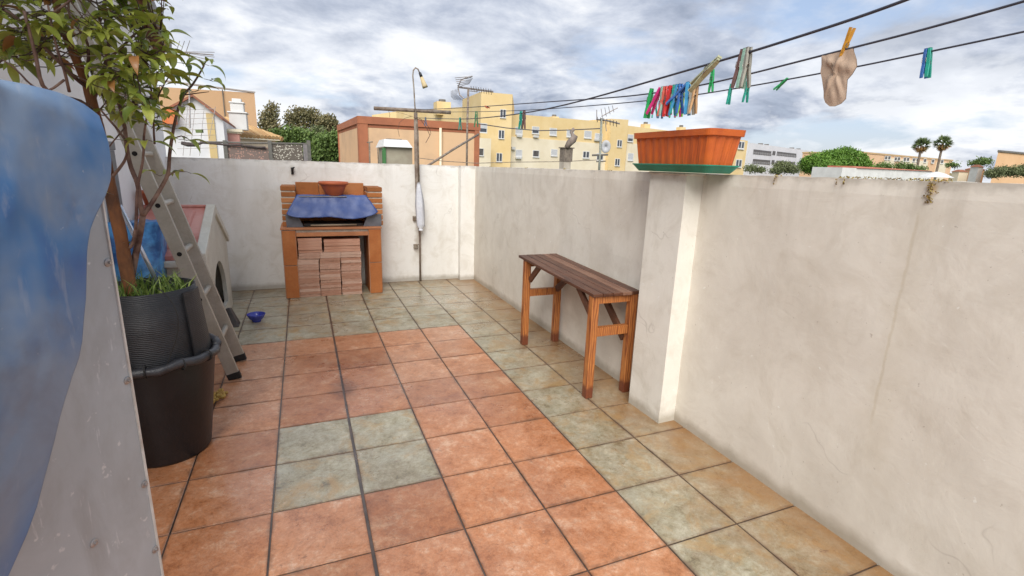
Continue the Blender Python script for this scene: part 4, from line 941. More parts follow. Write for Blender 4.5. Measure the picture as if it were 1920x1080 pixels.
BR = [
 ([(244, 535, .66), (252, 490, .66), (262, 440, .64), (268, 405, .63)], .014, .011),
 ([(268, 405, .63), (262, 375, .62), (258, 345, .60), (246, 315, .6), (238, 280, .6), (234, 240, .58), (226, 205, .56), (214, 165, .55), (205, 120, .54), (190, 70, .5), (186, 20, .5)], .010, .004),
 ([(268, 405, .63), (285, 380, .64), (302, 352, .66), (315, 325, .67), (318, 290, .67), (322, 262, .67), (326, 238, .66), (334, 205, .66), (345, 178, .66), (360, 160, .67), (373, 140, .68), (383, 122, .68)], .009, .003),
 ([(312, 335, .67), (322, 325, .68), (335, 322, .69), (348, 322, .7)], .003, .0015),
 ([(226, 470, .64), (246, 462, .62), (254, 430, .60), (256, 395, .58), (258, 350, .56), (268, 300, .55), (270, 255, .54), (276, 215, .53), (284, 170, .52), (270, 140, .5)], .007, .0025),
 ([(204, 338, .6), (222, 318, .58), (236, 296, .56), (238, 270, .54), (222, 245, .52), (205, 225, .5), (188, 205, .48)], .006, .003),
 ([(290, 270, .6), (288, 235, .58), (290, 200, .56), (304, 165, .55), (318, 142, .55)], .004, .002),
 ([(172, 190, .56), (190, 150, .6), (200, 110, .62), (204, 70, .62), (196, 30, .6), (200, -10, .6)], .009, .004),
 ([(165, 165, .55), (140, 145, .5), (110, 115, .46), (80, 85, .44), (50, 50, .42), (20, 25, .4), (-10, 10, .4)], .007, .004),
 ([(178, 210, .56), (150, 190, .45), (110, 180, .40), (80, 160, .36), (68, 110, .34), (58, 70, .32), (45, 20, .3)], .008, .004),
 ([(160, 150, .55), (166, 110, .5), (160, 70, .46), (132, 35, .42), (128, -10, .4)], .006, .003),
 ([(130, 172, .4), (120, 130, .36), (108, 95, .34), (100, 60, .34), (90, 10, .34)], .005, .003),
 ([(205, 110, .54), (232, 85, .5), (258, 60, .48), (285, 52, .46), (306, 60, .45)], .005, .002),
 ([(258, 60, .48), (262, 90, .46), (272, 100, .46)], .003, .0015), 
 ([(234, 240, .58), (215, 262, .5), (205, 275, .5)], .003, .002),
 ([(345, 178, .66), (368, 175, .66), (392, 172, .67)], .003, .0012),
 ([(120, 150, .38), (90, 170, .33), (60, 160, .30), (30, 130, .28), (5, 112, .28)], .004, .002),
 ([(230, 215, .56), (250, 190, .6), (268, 165, .62), (300, 150, .64), (312, 140, .65)], .004, .0018),
 ([(200, 130, .55), (225, 135, .5), (245, 120, .46), (262, 105, .44)], .004, .002),
 ([(322, 262, .67), (340, 255, .64), (355, 262, .62)], .003, .0015),
 ([(90, 30, .36), (120, 10, .34), (150, -15, .33)], .004, .003),
]
allpts = []
for pts, r0_, r1_ in BR:
    s_ = smooth_path(path(pts)); n = len(s_); q = MB(); q.tube(s_, [r0_+(r1_-r0_)*i/(n-1) for i in range(n)], 8); q.build('branch', twig_m, tree, smooth=True); allpts += s_
allpts += trunk[12:]
# leaves: long, folded along the midrib and curling down
lf, tw = MB(), MB()
def leaf(base, d, length, width, curl, col, roll=0.0):
    d = d.normalized(); up = Vector((0, 0, 1)); sd_ = d.cross(up)
    sd_ = sd_.normalized() if sd_.length > .05 else Vector((1, 0, 0)); nrm = sd_.cross(d).normalized()
    R_ = Matrix.Rotation(roll, 3, d); sd_ = R_ @ sd_; nrm = R_ @ nrm
    n = 7; p = base.copy(); ang = .25; rows = []
    prof = [.0, .55, .88, 1.0, .92, .70, .36, .0]
    st_ = length/n
    for i in range(n+1):
        wd = width*prof[i]*.5; dr = (d*math.cos(ang)-nrm*math.sin(-ang)); 
        fold = .42
        rows.append((p-sd_*wd*.92+nrm*wd*fold, p.copy(), p+sd_*wd*.92+nrm*wd*fold))
        p = p + (d*math.cos(ang)+nrm*math.sin(ang))*st_; ang -= curl/n
    b = len(lf.v)
    for r_ in rows: lf.v += list(r_)
    for i in range(n):
        for k in range(2):
            lf.f.append((b+i*3+k, b+i*3+k+1, b+(i+1)*3+k+1, b+(i+1)*3+k)); lf.c.append(col)
def cluster(c, n, spread=1.0, size=1.0, out=None):
    for k in range(n):
        a_ = 2*PI*(k+random.random()*.6)/n; el = random.uniform(-.5, .45)
        d = Vector((math.cos(a_)*math.cos(el), math.sin(a_)*math.cos(el), math.sin(el)))
        if out is not None: d = (d+out*.8).normalized()
        col = random.choice([.15, .25, .35, .4, .5, .5, .6, .7]) + random.uniform(-.06, .06)
        if random.random() < .02: col = .92
        pe = c+d*.018; tw.tube([c, pe], .0013, 4, cap=False)
        leaf(pe, d, random.uniform(.062, .098)*size, random.uniform(.025, .037)*size, random.uniform(.7, 1.9), col, random.uniform(-.5, .5))
man = [(383, 120, .68, 5), (392, 150, .67, 3), (365, 172, .66, 4), (340, 118, .66, 3), (318, 140, .65, 3), (300, 160, .6, 4), (345, 262, .63, 4), (325, 240, .66, 3), (350, 322, .7, 3), (300, 330, .66, 2), (306, 60, .45, 4), (290, 50, .45, 4), (272, 98, .46, 3),
       (245, 115, .46, 4), (232, 85, .5, 4), (270, 140, .5, 4), (250, 170, .56, 4), (285, 185, .54, 4), (308, 200, .56, 3), (262, 215, .56, 3), (225, 262, .5, 2), (210, 205, .52, 3), (340, 200, .62, 3), (214, 365, .55, 1), (232, 455, .6, 1), (276, 262, .5, 3), (290, 240, .5, 2), (245, 140, .5, 3), (232, 170, .54, 3)]
for a, b, y, n in man: cluster(on(a, b, 1, y), n)
rr = random.Random(5)
cnt = 0
while cnt < 215:
    px = rr.uniform(-40, 310); py = rr.uniform(-70, 230)
    if px > 235 and py < 40 and rr.random() < .3: continue
    if py > 150 and px < 190: continue
    if px < 160 and py > 120+rr.uniform(-20, 10): continue
    y = rr.uniform(.28, .72); c = on(px, py, 1, y)
    if px > 90 and px < 215 and py > 20 and rr.random() < .2: continue
    nb_ = min(allpts, key=lambda p_: (p_-c).length); mid = nb_.lerp(c, .5)+Vector((0, 0, -.01))
    if (nb_-c).length > .4: continue
    tw.tube([nb_, mid, c], [.0028, .002, .0014], 5); cluster(c, rr.choice((2, 3, 3, 4)), out=(c-nb_).normalized() if (c-nb_).length > .01 else None); cnt += 1
leaf_m = tintmat('leaf', [(0, (.09, .14, .022)), (.35, (.25, .31, .045)), (.68, (.46, .49, .10)), (.84, (.48, .46, .14)), (.90, (.42, .20, .06)), (.96, (.38, .16, .06)), (1, (.10, .06, .04))], .33, .10, 26, .15, 90, trans=.25, spec=.5)
bl = len(lf.v); lf.v += tw.v; lf.f += [tuple(k+bl for k in f) for f in tw.f]; lf.c += [1.2]*len(tw.f)  # twigs joined to the leaf mesh, turned brown through the tint
lf.build('leaves_and_twigs', leaf_m, tree, smooth=True)

q = MB(); q.tube(smooth_path(path([(296, 540, .47), (318, 560, .45), (333, 592, .435), (332, 630, .43), (320, 665, .43), (313, 690, .42)])), .0022, 6); tag(q.build('cable', rub_m, smooth=True, origin=tuple(on(333, 592, 1, .435))), 'thin black cable looping down over the corrugated side of the plant pot', 'cable')
# sponge and small things by the pot
so = on(407, 748, 2, .02)
q = MB()
for _ in range(14):
    c0 = Vector((so.x+random.gauss(0, .020), so.y+random.gauss(0, .03), .014+random.random()*.03)); r_ = random.uniform(.009, .018)
    q.tube([c0-Vector((r_, 0, 0)), c0-Vector((r_*.5, 0, 0)), c0+Vector((r_*.5, 0, 0)), c0+Vector((r_, 0, 0))], [r_*.5, r_, r_, r_*.5], 7)
tag(q.build('sponge', M('yellow_sponge', (.55, .38, .10), .9, (.40, .22, .06), 40, .6, 120), origin=(so.x, so.y, 0)), 'ragged yellow sponge on the red tiles beside the black pot', 'sponge')

# ------------------------------------------------------------------ metal sheet screen and its tarpaulin at the near left
E0 = Vector((.151, -.646, 0)); tdir = Vector((-.42, -.907, 0)).normalized(); PF = Face(E0, E0+tdir)
n_ = PF.n
sheetm = M('painted_sheet', (.47, .51, .54), .5, (.39, .42, .44), 3, .12, 14, lo=.3, hi=.7)
nt = sheetm.node_tree; p = nt.nodes['Principled BSDF']; c0 = p.inputs['Base Color'].links[0].from_socket
tc = nt.nodes.new('ShaderNodeTexCoord')
sc_ = ramp_(nt, noise_(nt, mapping_(nt, tc.outputs['Object'], rot=(0, .5, 0), scale=(30, 30, 5)), 1.0, 5, .75, .3), [(.60, 0.0), (.65, 1.0)])
c1 = mix_(nt, math_(nt, 'MULTIPLY', sc_, .6), c0, (.70, .72, .74))
bt_ = ramp_(nt, noise_(nt, mapping_(nt, tc.outputs['Object'], scale=(4, 4, 1.6)), 2.2, 6, .65, .5), [(.45, 0.0), (.7, .6)]); c1 = mix_(nt, bt_, c1, (.29, .29, .29))
dt = ramp_(nt, noise_(nt, tc.outputs['Object'], 30, 3, .6), [(.66, 0.0), (.70, 1.0)]); c1 = mix_(nt, math_(nt, 'MULTIPLY', dt, .6), c1, (.7, .7, .7))
L(nt, c1, p.inputs['Base Color'])
ps_ = empty('metal_screen', tuple(E0), 'scratched light grey sheet-metal screen with screws at the near left edge', 'screen')
ztop = PF.st(187, 352)[1]+.06
q = MB(); q.hexa([PF.pt(0, 0, -.0012), PF.pt(1.1, 0, -.0012), PF.pt(1.1, 0, .0012), PF.pt(0, 0, .0012)], [PF.pt(0, ztop, -.0012), PF.pt(1.1, ztop, -.0012), PF.pt(1.1, ztop, .0012), PF.pt(0, ztop, .0012)]); q.build('sheet', sheetm, ps_)
q = MB(); q.hexa([PF.pt(-.004, 0, -.028), PF.pt(.02, 0, -.028), PF.pt(.02, 0, -.0013), PF.pt(-.004, 0, -.0013)], [PF.pt(-.004, ztop, -.028), PF.pt(.02, ztop, -.028), PF.pt(.02, ztop, -.0013), PF.pt(-.004, ztop, -.0013)]); q.build('frame_tube', M('frame_metal', (.32, .31, .30), .4, metal=.5), ps_)
q = MB(); fbox0 = [PF.pt(-.0035, 0, .0013), PF.pt(.0005, 0, .0013), PF.pt(.0005, 0, .0045), PF.pt(-.0035, 0, .0045)]; q.hexa(fbox0, [p_+Vector((0, 0, ztop)) for p_ in fbox0]); q.build('edge_strip', M('edge_white', (.75, .74, .70), .5, (.5, .45, .4), 12), ps_)
scr_m = M('screw', (.30, .26, .24), .45, (.45, .43, .42), 60, metal=.5)
for px, py in ((211, 490), (243, 710), (272, 905), (291, 1028), (174, 1018)):
    s_, z_ = PF.st(px, py); s_ = max(s_, .0075); q = MB(); c0 = PF.pt(s_, z_, 0)
    q.tube([c0+n_*.0013, c0+n_*.003, c0+n_*.0045, c0+n_*.0052], [.0082, .0082, .006, .001], 14); sco = q.build('screw', scr_m, ps_, smooth=False)
    q = MB(); q.tube([c0+n_*.0050, c0+n_*.0085], [.0035, .0032], 6); q.build('screw_tip', scr_m, sco)
# tarpaulin: right-hand outline from the photograph's silhouette, put on the screen's plane
tarp_out = [(196, 243), (203, 268), (206, 300), (203, 335), (194, 362), (182, 395), (172, 430), (165, 470), (161, 520), (160, 560), (156, 600), (153, 640), (147, 672), (135, 705), (122, 745), (112, 780), (100, 830), (84, 890), (68, 950), (50, 1000), (30, 1045), (12, 1085), (-10, 1140), (-30, 1200)]
OFF = .045
rowsz = []
for a, b in tarp_out:
    a -= max(0, 519-b)/230*15
    d = ray(a, b); k = ((E0+n_*OFF-CAM).dot(n_))/d.dot(n_); h = CAM+d*k; rowsz.append(((h-E0).dot(tdir), h.z))
topl = []
for a, b in [(200, 250), (190, 232), (170, 214), (145, 196), (120, 184), (90, 173), (60, 165), (30, 157), (0, 150), (-60, 138), (-140, 125)]:
    d = ray(a, b); k = ((E0+n_*OFF-CAM).dot(n_))/d.dot(n_); h = CAM+d*k; topl.append(((h-E0).dot(tdir), h.z))
SM = .95
def top_at(s):
    for (a, b), (c, d) in zip(topl, topl[1:]):
        if a <= s <= c: return b+(d-b)*(s-a)/(c-a)
    return topl[-1][1]+.03*(s-topl[-1][0]) if s > topl[-1][0] else topl[0][1]
tp = MB(); NU, NV = 130, 170
z_hi, z_lo = rowsz[0][1], rowsz[-1][1]
def edge_at(z):
    for (s0, z0), (s1, z1) in zip(rowsz, rowsz[1:]):
        if z1 <= z <= z0: return s0+(s1-s0)*(z-z0)/(z1-z0)
    return rowsz[0][0]
def tarp_pt(u, v):
    if v <= .12:     # over the top, from behind
        t = v/.12; s0 = rowsz[0][0]; s = s0+(SM-s0)*u; zt = top_at(s); z = zt-.02*(1-t)*(1-t); o = OFF-.22*(1-t) - .03*(1-t)
        z = zt - .05*(1-t)**2 - .0*t; dr = 0
    else:
        t = (v-.12)/.88; zE = z_hi+(z_lo-z_hi)*t; s0 = edge_at(zE); s = s0+(SM-s0)*u; zt = top_at(s)
        z = zt+(z_lo-zt)*t**(1.0) if u > 0 else zE
        k = min(1, u*5); z = zE*(1-k)+(zt+(z_lo-zt)*t)*k
        o = OFF
    fo = .017*noise.noise(Vector((s*2.6, z*1.6, 1)))+.015*noise.noise(Vector((s*9+z*4, z*3.5-s*2, 3)))+.005*noise.noise(Vector((s*26, z*14, 6)))
    fo += .010*math.sin(s*23+z*5+3*noise.noise(Vector((s*3, z*2, 8))))*(.3+.7*min(1, v*2))
    rg = abs(noise.noise(Vector((s*4.5+z*3, z*1.4-s*2, 11))))
    fo -= .016*max(0, 1-rg*9)*(.4+.6*min(1, u*4))
    rg = abs(noise.noise(Vector((s*6-z*4, z*2.6+s*3, 17)))); fo += .005*max(0, 1-rg*7)
    dd0 = max(0, s-(edge_at(z) if v > .12 else rowsz[0][0])); fo = (fo+.02)*min(1, dd0/.22)*(.35+.65*min(1, dd0/.22))
    # a doubled flap with a diagonal crease near the upper corner
    d_ = (s-(.03+.10*(z_hi+.02-z)/.30)); 
    if v > .1 and z > 1.12: fo += .012*(1/(1+math.exp(d_*-60)))*0 + .016/(1+math.exp((s-.16+(1.42-z)*.42)*70))
    return PF.pt(s, z, o+fo)
for j in range(NV+1):
    for i in range(NU+1): tp.v.append(tarp_pt((i/NU)**1.3, j/NV))
for j in range(NV):
    for i in range(NU): a_ = j*(NU+1)+i; tp.f.append((a_, a_+1, a_+NU+2, a_+NU+1)); tp.c.append(None)
# returns round the edge so that it has body behind the screen
b = len(tp.v)
for j in range(NV+1):
    v_ = tp.v[j*(NU+1)]
    tp.v.append(v_ - n_*.03 + tdir*(-.012)); tp.v.append(v_ - n_*.13 + tdir*.03)
for j in range(NV):
    tp.f.append((j*(NU+1), (j+1)*(NU+1), b+(j+1)*2, b+j*2)); tp.f.append((b+j*2, b+(j+1)*2, b+(j+1)*2+1, b+j*2+1)); tp.c += [None, None]
tarp_m = bpy.data.materials.new('tarpaulin'); tarp_m.use_nodes = True; nt = tarp_m.node_tree; p = nt.nodes['Principled BSDF']
g = nt.nodes.new('ShaderNodeNewGeometry'); P = g.outputs['Position']; sp = nt.nodes.new('ShaderNodeSeparateXYZ'); L(nt, P, sp.inputs[0])
na = noise_(nt, mapping_(nt, P, loc=(.3, 0, .2), scale=(1, 1, .6)), 2.6, 5, .55, .2); nb = noise_(nt, mapping_(nt, P, rot=(.2, .2, 0), scale=(2, 2, 1)), 1.6, 3, .5, .1)
c = ramp_(nt, na, [(.38, (.03, .065, .24)), (.46, (.03, .11, .34)), (.53, (.06, .18, .40)), (.61, (.20, .28, .40))])
c = mix_(nt, ramp_(nt, nb, [(.55, 0.0), (.72, .55)]), c, (.22, .24, .29))
c = mix_(nt, ramp_(nt, noise_(nt, P, 3.4, 6, .65, .5), [(.57, 0.0), (.70, .40)]), c, (.12, .11, .13))
c = mix_(nt, ramp_(nt, noise_(nt, mapping_(nt, P, scale=(9, 9, 3)), 3.0, 4, .6, .4), [(.60, 0.0), (.70, .35)]), c, (.36, .39, .45))  # pale streaks: bright reflections on the folds, put into the colour
c = mix_(nt, ramp_(nt, noise_(nt, P, 42, 3, .6, .2), [(.73, 0.0), (.76, .5)]), c, (.5, .52, .56))
L(nt, c, p.inputs['Base Color']); L(nt, ramp_(nt, nb, [(.3, .30), (.7, .5)]), p.inputs['Roughness'])
bu = nt.nodes.new('ShaderNodeBump'); bu.inputs['Strength'].default_value = .35; bu.inputs['Distance'].default_value = .02; L(nt, math_(nt, 'ADD', noise_(nt, P, 7, 4, .5, .1), math_(nt, 'MULTIPLY', noise_(nt, P, 3.2, 2, .5, .3), 2.0)), bu.inputs['Height']); L(nt, bu.outputs[0], p.inputs['Normal'])
tag(tp.build('tarpaulin', tarp_m, smooth=True, solid=.002, origin=tuple(E0+Vector((0, 0, 1)))), 'weathered blue tarpaulin hanging over the grey metal screen at the near left', 'tarpaulin')
#BACKGROUND
# ------------------------------------------------------------------ the town beyond the parapet
GZ = -7.0
gm_ = M('ground_mix', (.16, .15, .12), .9, (.09, .12, .05), .05, lo=.4, hi=.6)
q = MB(); q.quad((-2500, -2500, GZ), (2500, -2500, GZ), (2500, 2500, GZ), (-2500, 2500, GZ)); kind(q.build('ground', gm_), 'structure')
# the building that carries the terrace
q = MB(); q.box((xb+.02, Y0+.01, GZ), (XR+.12, YB+.12, -.03)); kind(q.build('terrace_slab', wb_m), 'structure')

def zat(px, py, zd): return (CAM+ray(px, py)*zd).z
def prism(mb, pts, z0, z1):
    n = len(pts); zs = z1 if hasattr(z1, '__len__') else [z1]*n
    mb.hexa([(p_[0], p_[1], z0) for p_ in pts], [(p_[0], p_[1], zz_) for p_, zz_ in zip(pts, zs)])
def P2(px, zd): p_ = plan(px, zd); return (p_.x, p_.y)
def fbox(mb, F, s0, z0, s1, z1, o0, o1):
    mb.hexa([F.pt(s0, z0, o0), F.pt(s1, z0, o0), F.pt(s1, z0, o1), F.pt(s0, z0, o1)], [F.pt(s0, z1, o0), F.pt(s1, z1, o0), F.pt(s1, z1, o1), F.pt(s0, z1, o1)])
glass_m = M('window_glass', (.045, .055, .07), .12, (.09, .10, .12), 1.5)
wht_m = M('white_frame', (.70, .70, .68), .6, (.60, .60, .58), 2)
shut_m = M('shutter', (.62, .63, .64), .7, (.54, .55, .57), 3)
dark_w = M('dark_window', (.06, .055, .055), .4, (.12, .11, .10), 3)
acm = M('ac_unit', (.62, .62, .60), .5, (.5, .5, .48), 4)
def window(F, px, py, w_, h_, par, style='sash', off=0.0):
    s0, z1 = F.st(px-w_/2, py-h_/2); s1, z0 = F.st(px+w_/2, py+h_/2); s0, s1 = min(s0, s1), max(s0, s1); z0, z1 = min(z0, z1), max(z0, z1)
    t = (s1-s0)*.09
    q = MB()
    fbox(q, F, s0-t, z0-t, s0, z1+t, off-.05, off+.05); fbox(q, F, s1, z0-t, s1+t, z1+t, off-.05, off+.05); fbox(q, F, s0, z1, s1, z1+t, off-.05, off+.05); fbox(q, F, s0-t, z0-t*1.8, s1+t, z0-t*.01-t, off-.05, off+.14)
    fbox(q, F, s0, z0-t, s1, z0, off-.05, off+.05)
    if style == 'sash': m_ = (s0+s1)/2; fbox(q, F, m_-t*.7, z0, m_+t*.7, z1, off-.04, off+.045)
    o = q.build('window', wht_m, par)
    q = MB(); fbox(q, F, s0, z0, s1, z1, off-.03, off+.012); q.build('pane', glass_m if style != 'dark' else dark_w, o)
    if style in ('shut', 'half'):
        zc = z0+(z1-z0)*(0.0 if style == 'shut' else .45); q = MB(); n = max(3, int((z1-zc)/.12))
        for k in range(n): za = zc+(z1-zc)*k/n; fbox(q, F, s0+.01, za, s1-.01, za+(z1-zc)/n*.86, off+.013, off+.04)
        q.build('shutter', shut_m, o)
def ac(F, px, py, w_, h_, par, off=0.0):
    s0, z1 = F.st(px-w_/2, py-h_/2); s1, z0 = F.st(px+w_/2, py+h_/2); s0, s1 = min(s0, s1), max(s0, s1)
    q = MB(); fbox(q, F, s0, z0, s1, z1, off+.02, off+.35); q.build('air_conditioner', acm, par, bevel=.03)
yel_m = M('yellow_render', (.69, .51, .24), .85, (.76, .59, .32), .35, .1, 3, lo=.35, hi=.65)
yel2_m = M('yellow_render_bright', (.70, .44, .10), .85, (.66, .42, .12), .3)
crm_m = M('cream_render', (.70, .61, .44), .85, (.78, .70, .54), .4, .1, 3)
cap_m = M('parapet_cap', (.60, .40, .20), .8, (.5, .36, .2), 1)
chim_m = M('chimney_metal', (.20, .18, .15), .7, (.12, .11, .1), 2)
YF = Face(P2(957, 66), P2(1285, 87))
yb = empty('apartment_building', (*P2(1100, 75), GZ), 'long yellow and cream apartment block with stair towers beyond the right wall', 'building')
T1 = Face(P2(900, 63), P2(957, 64.5)); T0 = Face(P2(866, 70), P2(900, 63))
zt1 = zat(930, 179, 64)
q = MB(); prism(q, [P2(866, 72), P2(900, 63), P2(957, 64.5), P2(961, 80), P2(880, 84)], GZ, [zat(866, 190, 72), zt1, zat(957, 181, 64.5), zat(957, 181, 64.5), zt1]); q.build('wall', yel_m, yb)
q = MB(); prism(q, [P2(700, 96), P2(745, 94), P2(868, 74), P2(874, 90), P2(740, 110)], GZ, [zat(745, 211, 94)-.6, zat(745, 211, 94), zat(866, 203, 74), zat(866, 203, 74), zat(745, 211, 94)]); q.build('wall', yel_m, yb)
tz = lambda px, py: YF.hit(px, py).z
def yseg(pa, pb, pya, pyb, off, depth=12, mat=yel_m, name='wall', z0=GZ):
    sa, sb = YF.st(pa, pya)[0], YF.st(pb, pyb)[0]; za, zb2 = tz(pa, pya), tz(pb, pyb)
    q = MB(); q.hexa([YF.pt(sa, z0, off), YF.pt(sb, z0, off), YF.pt(sb, z0, -depth), YF.pt(sa, z0, -depth)], [YF.pt(sa, za, off), YF.pt(sb, zb2, off), YF.pt(sb, zb2, -depth), YF.pt(sa, za, -depth)]); return q.build(name, mat, yb)
yseg(957.3, 1140, 213, 229, 0); yseg(1140, 1172, 223, 225, .7, 12.5); yseg(1172.2, 1401, 235, 264, .15, 12.3)
yseg(957.6, 1139.7, 256, 270, .08, .01, crm_m); yseg(1174, 1183, 268, 269, .22, .02, crm_m); yseg(1183.2, 1360, 269, 283, .22, .02, crm_m)
s0c = T1.st(899, 300)[0]
CF = Face(P2(893, 60), P2(921, 61)); q = MB(); c0, c1 = CF.st(892, 258), CF.st(921, 258); fbox(q, CF, c0[0], GZ, c1[0], c0[1], -1.2, 0); q.build('wall', crm_m, yb)
for px, py in ((943, 213), (940, 252), (936, 295)): window(T1, px, py, 9, 15, yb)
window(CF, 906, 240, 12, 16, yb, 'half'); window(CF, 902, 285, 8, 13, yb, 'dark')
for px, py, st in ((973, 245, 'shut'), (1004, 244, 'half'), (1037, 247, 'shut'), (1069, 250, 'shut'), (1102, 252, 'shut'), (1122, 257, 'shut')): window(YF, px, py, 11, 12, yb, st)
for px, py, st in ((972, 287, 'shut'), (1004, 288, 'dark'), (1038, 286, 'shut'), (1098, 290, 'sash'), (1124, 294, 'sash')): window(YF, px, py, 10, 11, yb, st, .08)
for px, py in ((972, 255), (1003, 256), (1118, 262)): ac(YF, px, py, 9, 5, yb)
ac(YF, 960, 278, 6, 6, yb, .08); ac(YF, 970, 296, 10, 4, yb, .08)
for px, py in ((1155, 269), (1151, 304)): window(YF, px, py, 7, 12, yb, 'sash', .7)
for px, py, st in ((1180, 259, 'half'), (1180, 294, 'shut'), (1210, 262, 'half'), (1388, 272, 'sash'), (1383, 306, 'sash')): window(YF, px, py, 8, 12, yb, st, .22)
for px, p0, p1 in ((829, 190, 206),): 
    c = Vector((*P2(px, 80), 0)); zA, zB = zat(px, p1, 80)-1, zat(px, p0+5, 80); q = MB(); q.box((c.x-1.1, c.y-1.1, zA), (c.x+1.1, c.y+1.1, zB)); ch = q.build('chimney', yel_m, yb)
    q = MB(); q.tube([(c.x, c.y, zB), (c.x, c.y, zat(px, p0, 80))], .55, 10); q.build('chimney_cap', chim_m, ch)
for px, p0, p1, wd in ((1045, 214, 222, .5), (1217, 228, 240, .55), (1284, 234, 244, .55)):
    h = YF.hit(px, p1); zA = YF.hit(px, p1).z-.8; zB = YF.hit(px, p0+4).z; q = MB(); q.box((h.x-wd, h.y+1-wd, zA), (h.x+wd, h.y+1+wd, zB)); ch = q.build('chimney', yel_m, yb)
    q = MB(); q.tube([(h.x, h.y+1, zB), (h.x, h.y+1, YF.hit(px, p0).z)], wd*.6, 10); q.build('chimney_cap', chim_m, ch)

# salmon building right behind the far wall
sal_m = M('salmon_render', (.66, .44, .26), .85, (.52, .35, .22), .9, .15, 8, lo=.45, hi=.75)
brk_m = M('red_band', (.40, .145, .07), .8, (.33, .12, .06), 2)
sb = empty('building', (*P2(740, 21), GZ), 'low salmon building with brick-red band and corner piers behind the far wall', 'building')
zT = zat(676, 219, 20); R1 = Face(P2(676, 20), P2(897, 21.8)); L1 = Face(P2(676, 20), P2(637, 26))
cs = [P2(676, 20), P2(897, 21.8), P2(880, 30), P2(637, 26)]
q = MB(); prism(q, cs, GZ, zT-.42); q.build('wall', sal_m, sb)
def band(F, sA, sB, za, zb2, o, nm, mat=brk_m): q = MB(); fbox(q, F, sA, za, sB, zb2, -.25, o); return q.build(nm, mat, sb)
lenR = (R1.B-R1.A).length; lenL = (L1.B-L1.A).length
band(R1, -.03, lenR+.05, zT-.28, zT, .06, 'band'); band(L1, -.0, lenL+.05, zT-.28, zT, .06, 'band')
band(R1, 0, .32, GZ, zT-.281, .045, 'pier'); band(L1, 0, .30, GZ, zT-.281, .045, 'pier'); sr = R1.st(889, 280)[0]; band(R1, sr, lenR+.02, GZ, zT-.281, .05, 'pier'); band(L1, lenL-.18, lenL+.02, GZ, zT-.281, .045, 'pier')
q = MB(); prism(q, cs, zT-.41, zT-.05); q.build('roof', brk_m, sb)
a_ = R1.st(825, 240); q = MB(); q.tube([R1.pt(a_[0], -3, .09), R1.pt(a_[0], a_[1]-.0, .09)], .055, 10); q.build('downpipe', M('cream_pipe', (.78, .66, .46), .5), sb, smooth=True)
# shed with white canopy
SF_ = Face(P2(718, 13.5), P2(775, 13.8)); se = empty('shed', (*P2(745, 14), GZ), 'small grey shed with white canopy and green corner post behind the far wall', 'shed')
z0_, z1_, z2_ = SF_.st(745, 315)[1]-2, SF_.st(745, 276)[1], SF_.st(745, 261)[1]; a0, a1 = SF_.st(720, 290)[0], SF_.st(773, 290)[0]
q = MB(); fbox(q, SF_, a0+.05, z0_, a1, z1_, -1.5, 0); q.build('wall', M('shed_grey', (.36, .33, .25), .8, (.28, .24, .18), 2), se)
q = MB(); q.hexa([SF_.pt(a0-.02, z1_, .1), SF_.pt(a1, z1_, .1), SF_.pt(a1, z1_, -1.6), SF_.pt(a0-.02, z1_, -1.6)], [SF_.pt(a0+.06, z2_, -.3), SF_.pt(a1-.08, z2_, -.3), SF_.pt(a1-.08, z2_, -1.4), SF_.pt(a0+.06, z2_, -1.4)]); q.build('canopy', wht_m, se)
q = MB(); fbox(q, SF_, a0-.04, z0_, a0+.045, z1_-.02, -.1, .04); q.build('green_post', M('green_post', (.05, .17, .05), .6), se)
q = MB(); fbox(q, SF_, SF_.st(733, 260)[0], z2_+.005, SF_.st(763, 260)[0], z2_+.04, -.9, -.8); q.build('roof_bar', rust_m, se)
# thin poles and wires in front of it
def rod(pts, zds, r, name, label, cat, mat=rust_m, grp=None):
    if not hasattr(zds, '__len__'): zds = [zds]*len(pts)
    q = MB(); P3 = [CAM+ray(a, b)*z for (a, b), z in zip(pts, zds)]; q.tube(P3, r, 6); return tag(q.build(name, mat, smooth=True, origin=tuple(P3[0])), label, cat, grp)
rod([(800, 312), (850, 280), (897, 252)], [11, 12, 13], .03, 'pole', 'slanting rusty pole rising past the salmon building towards its right pier', 'pole')
rod([(694, 320), (693, 268), (688, 267), (699, 266)], 12, .014, 'pole', 'thin upright pole with short crosspiece in front of the red corner pier', 'pole')
rod([(711, 330), (708, 278), (722, 275)], 12.5, .014, 'pole', 'thin bent rail end standing left of the green post', 'pole')
rod([(897, 232), (950, 240), (1010, 245), (1060, 244), (1126, 241)], [20, 20, 20, 20, 18], .018, 'cable', 'thin overhead cable sagging across the yellow apartment block', 'cable', line_m)
rod([(784, 296), (830, 302), (893, 306), (960, 304), (1050, 303), (1120, 300)], 12, .008, 'cable', 'faint low cable running just above the far wall', 'cable', rust_m)

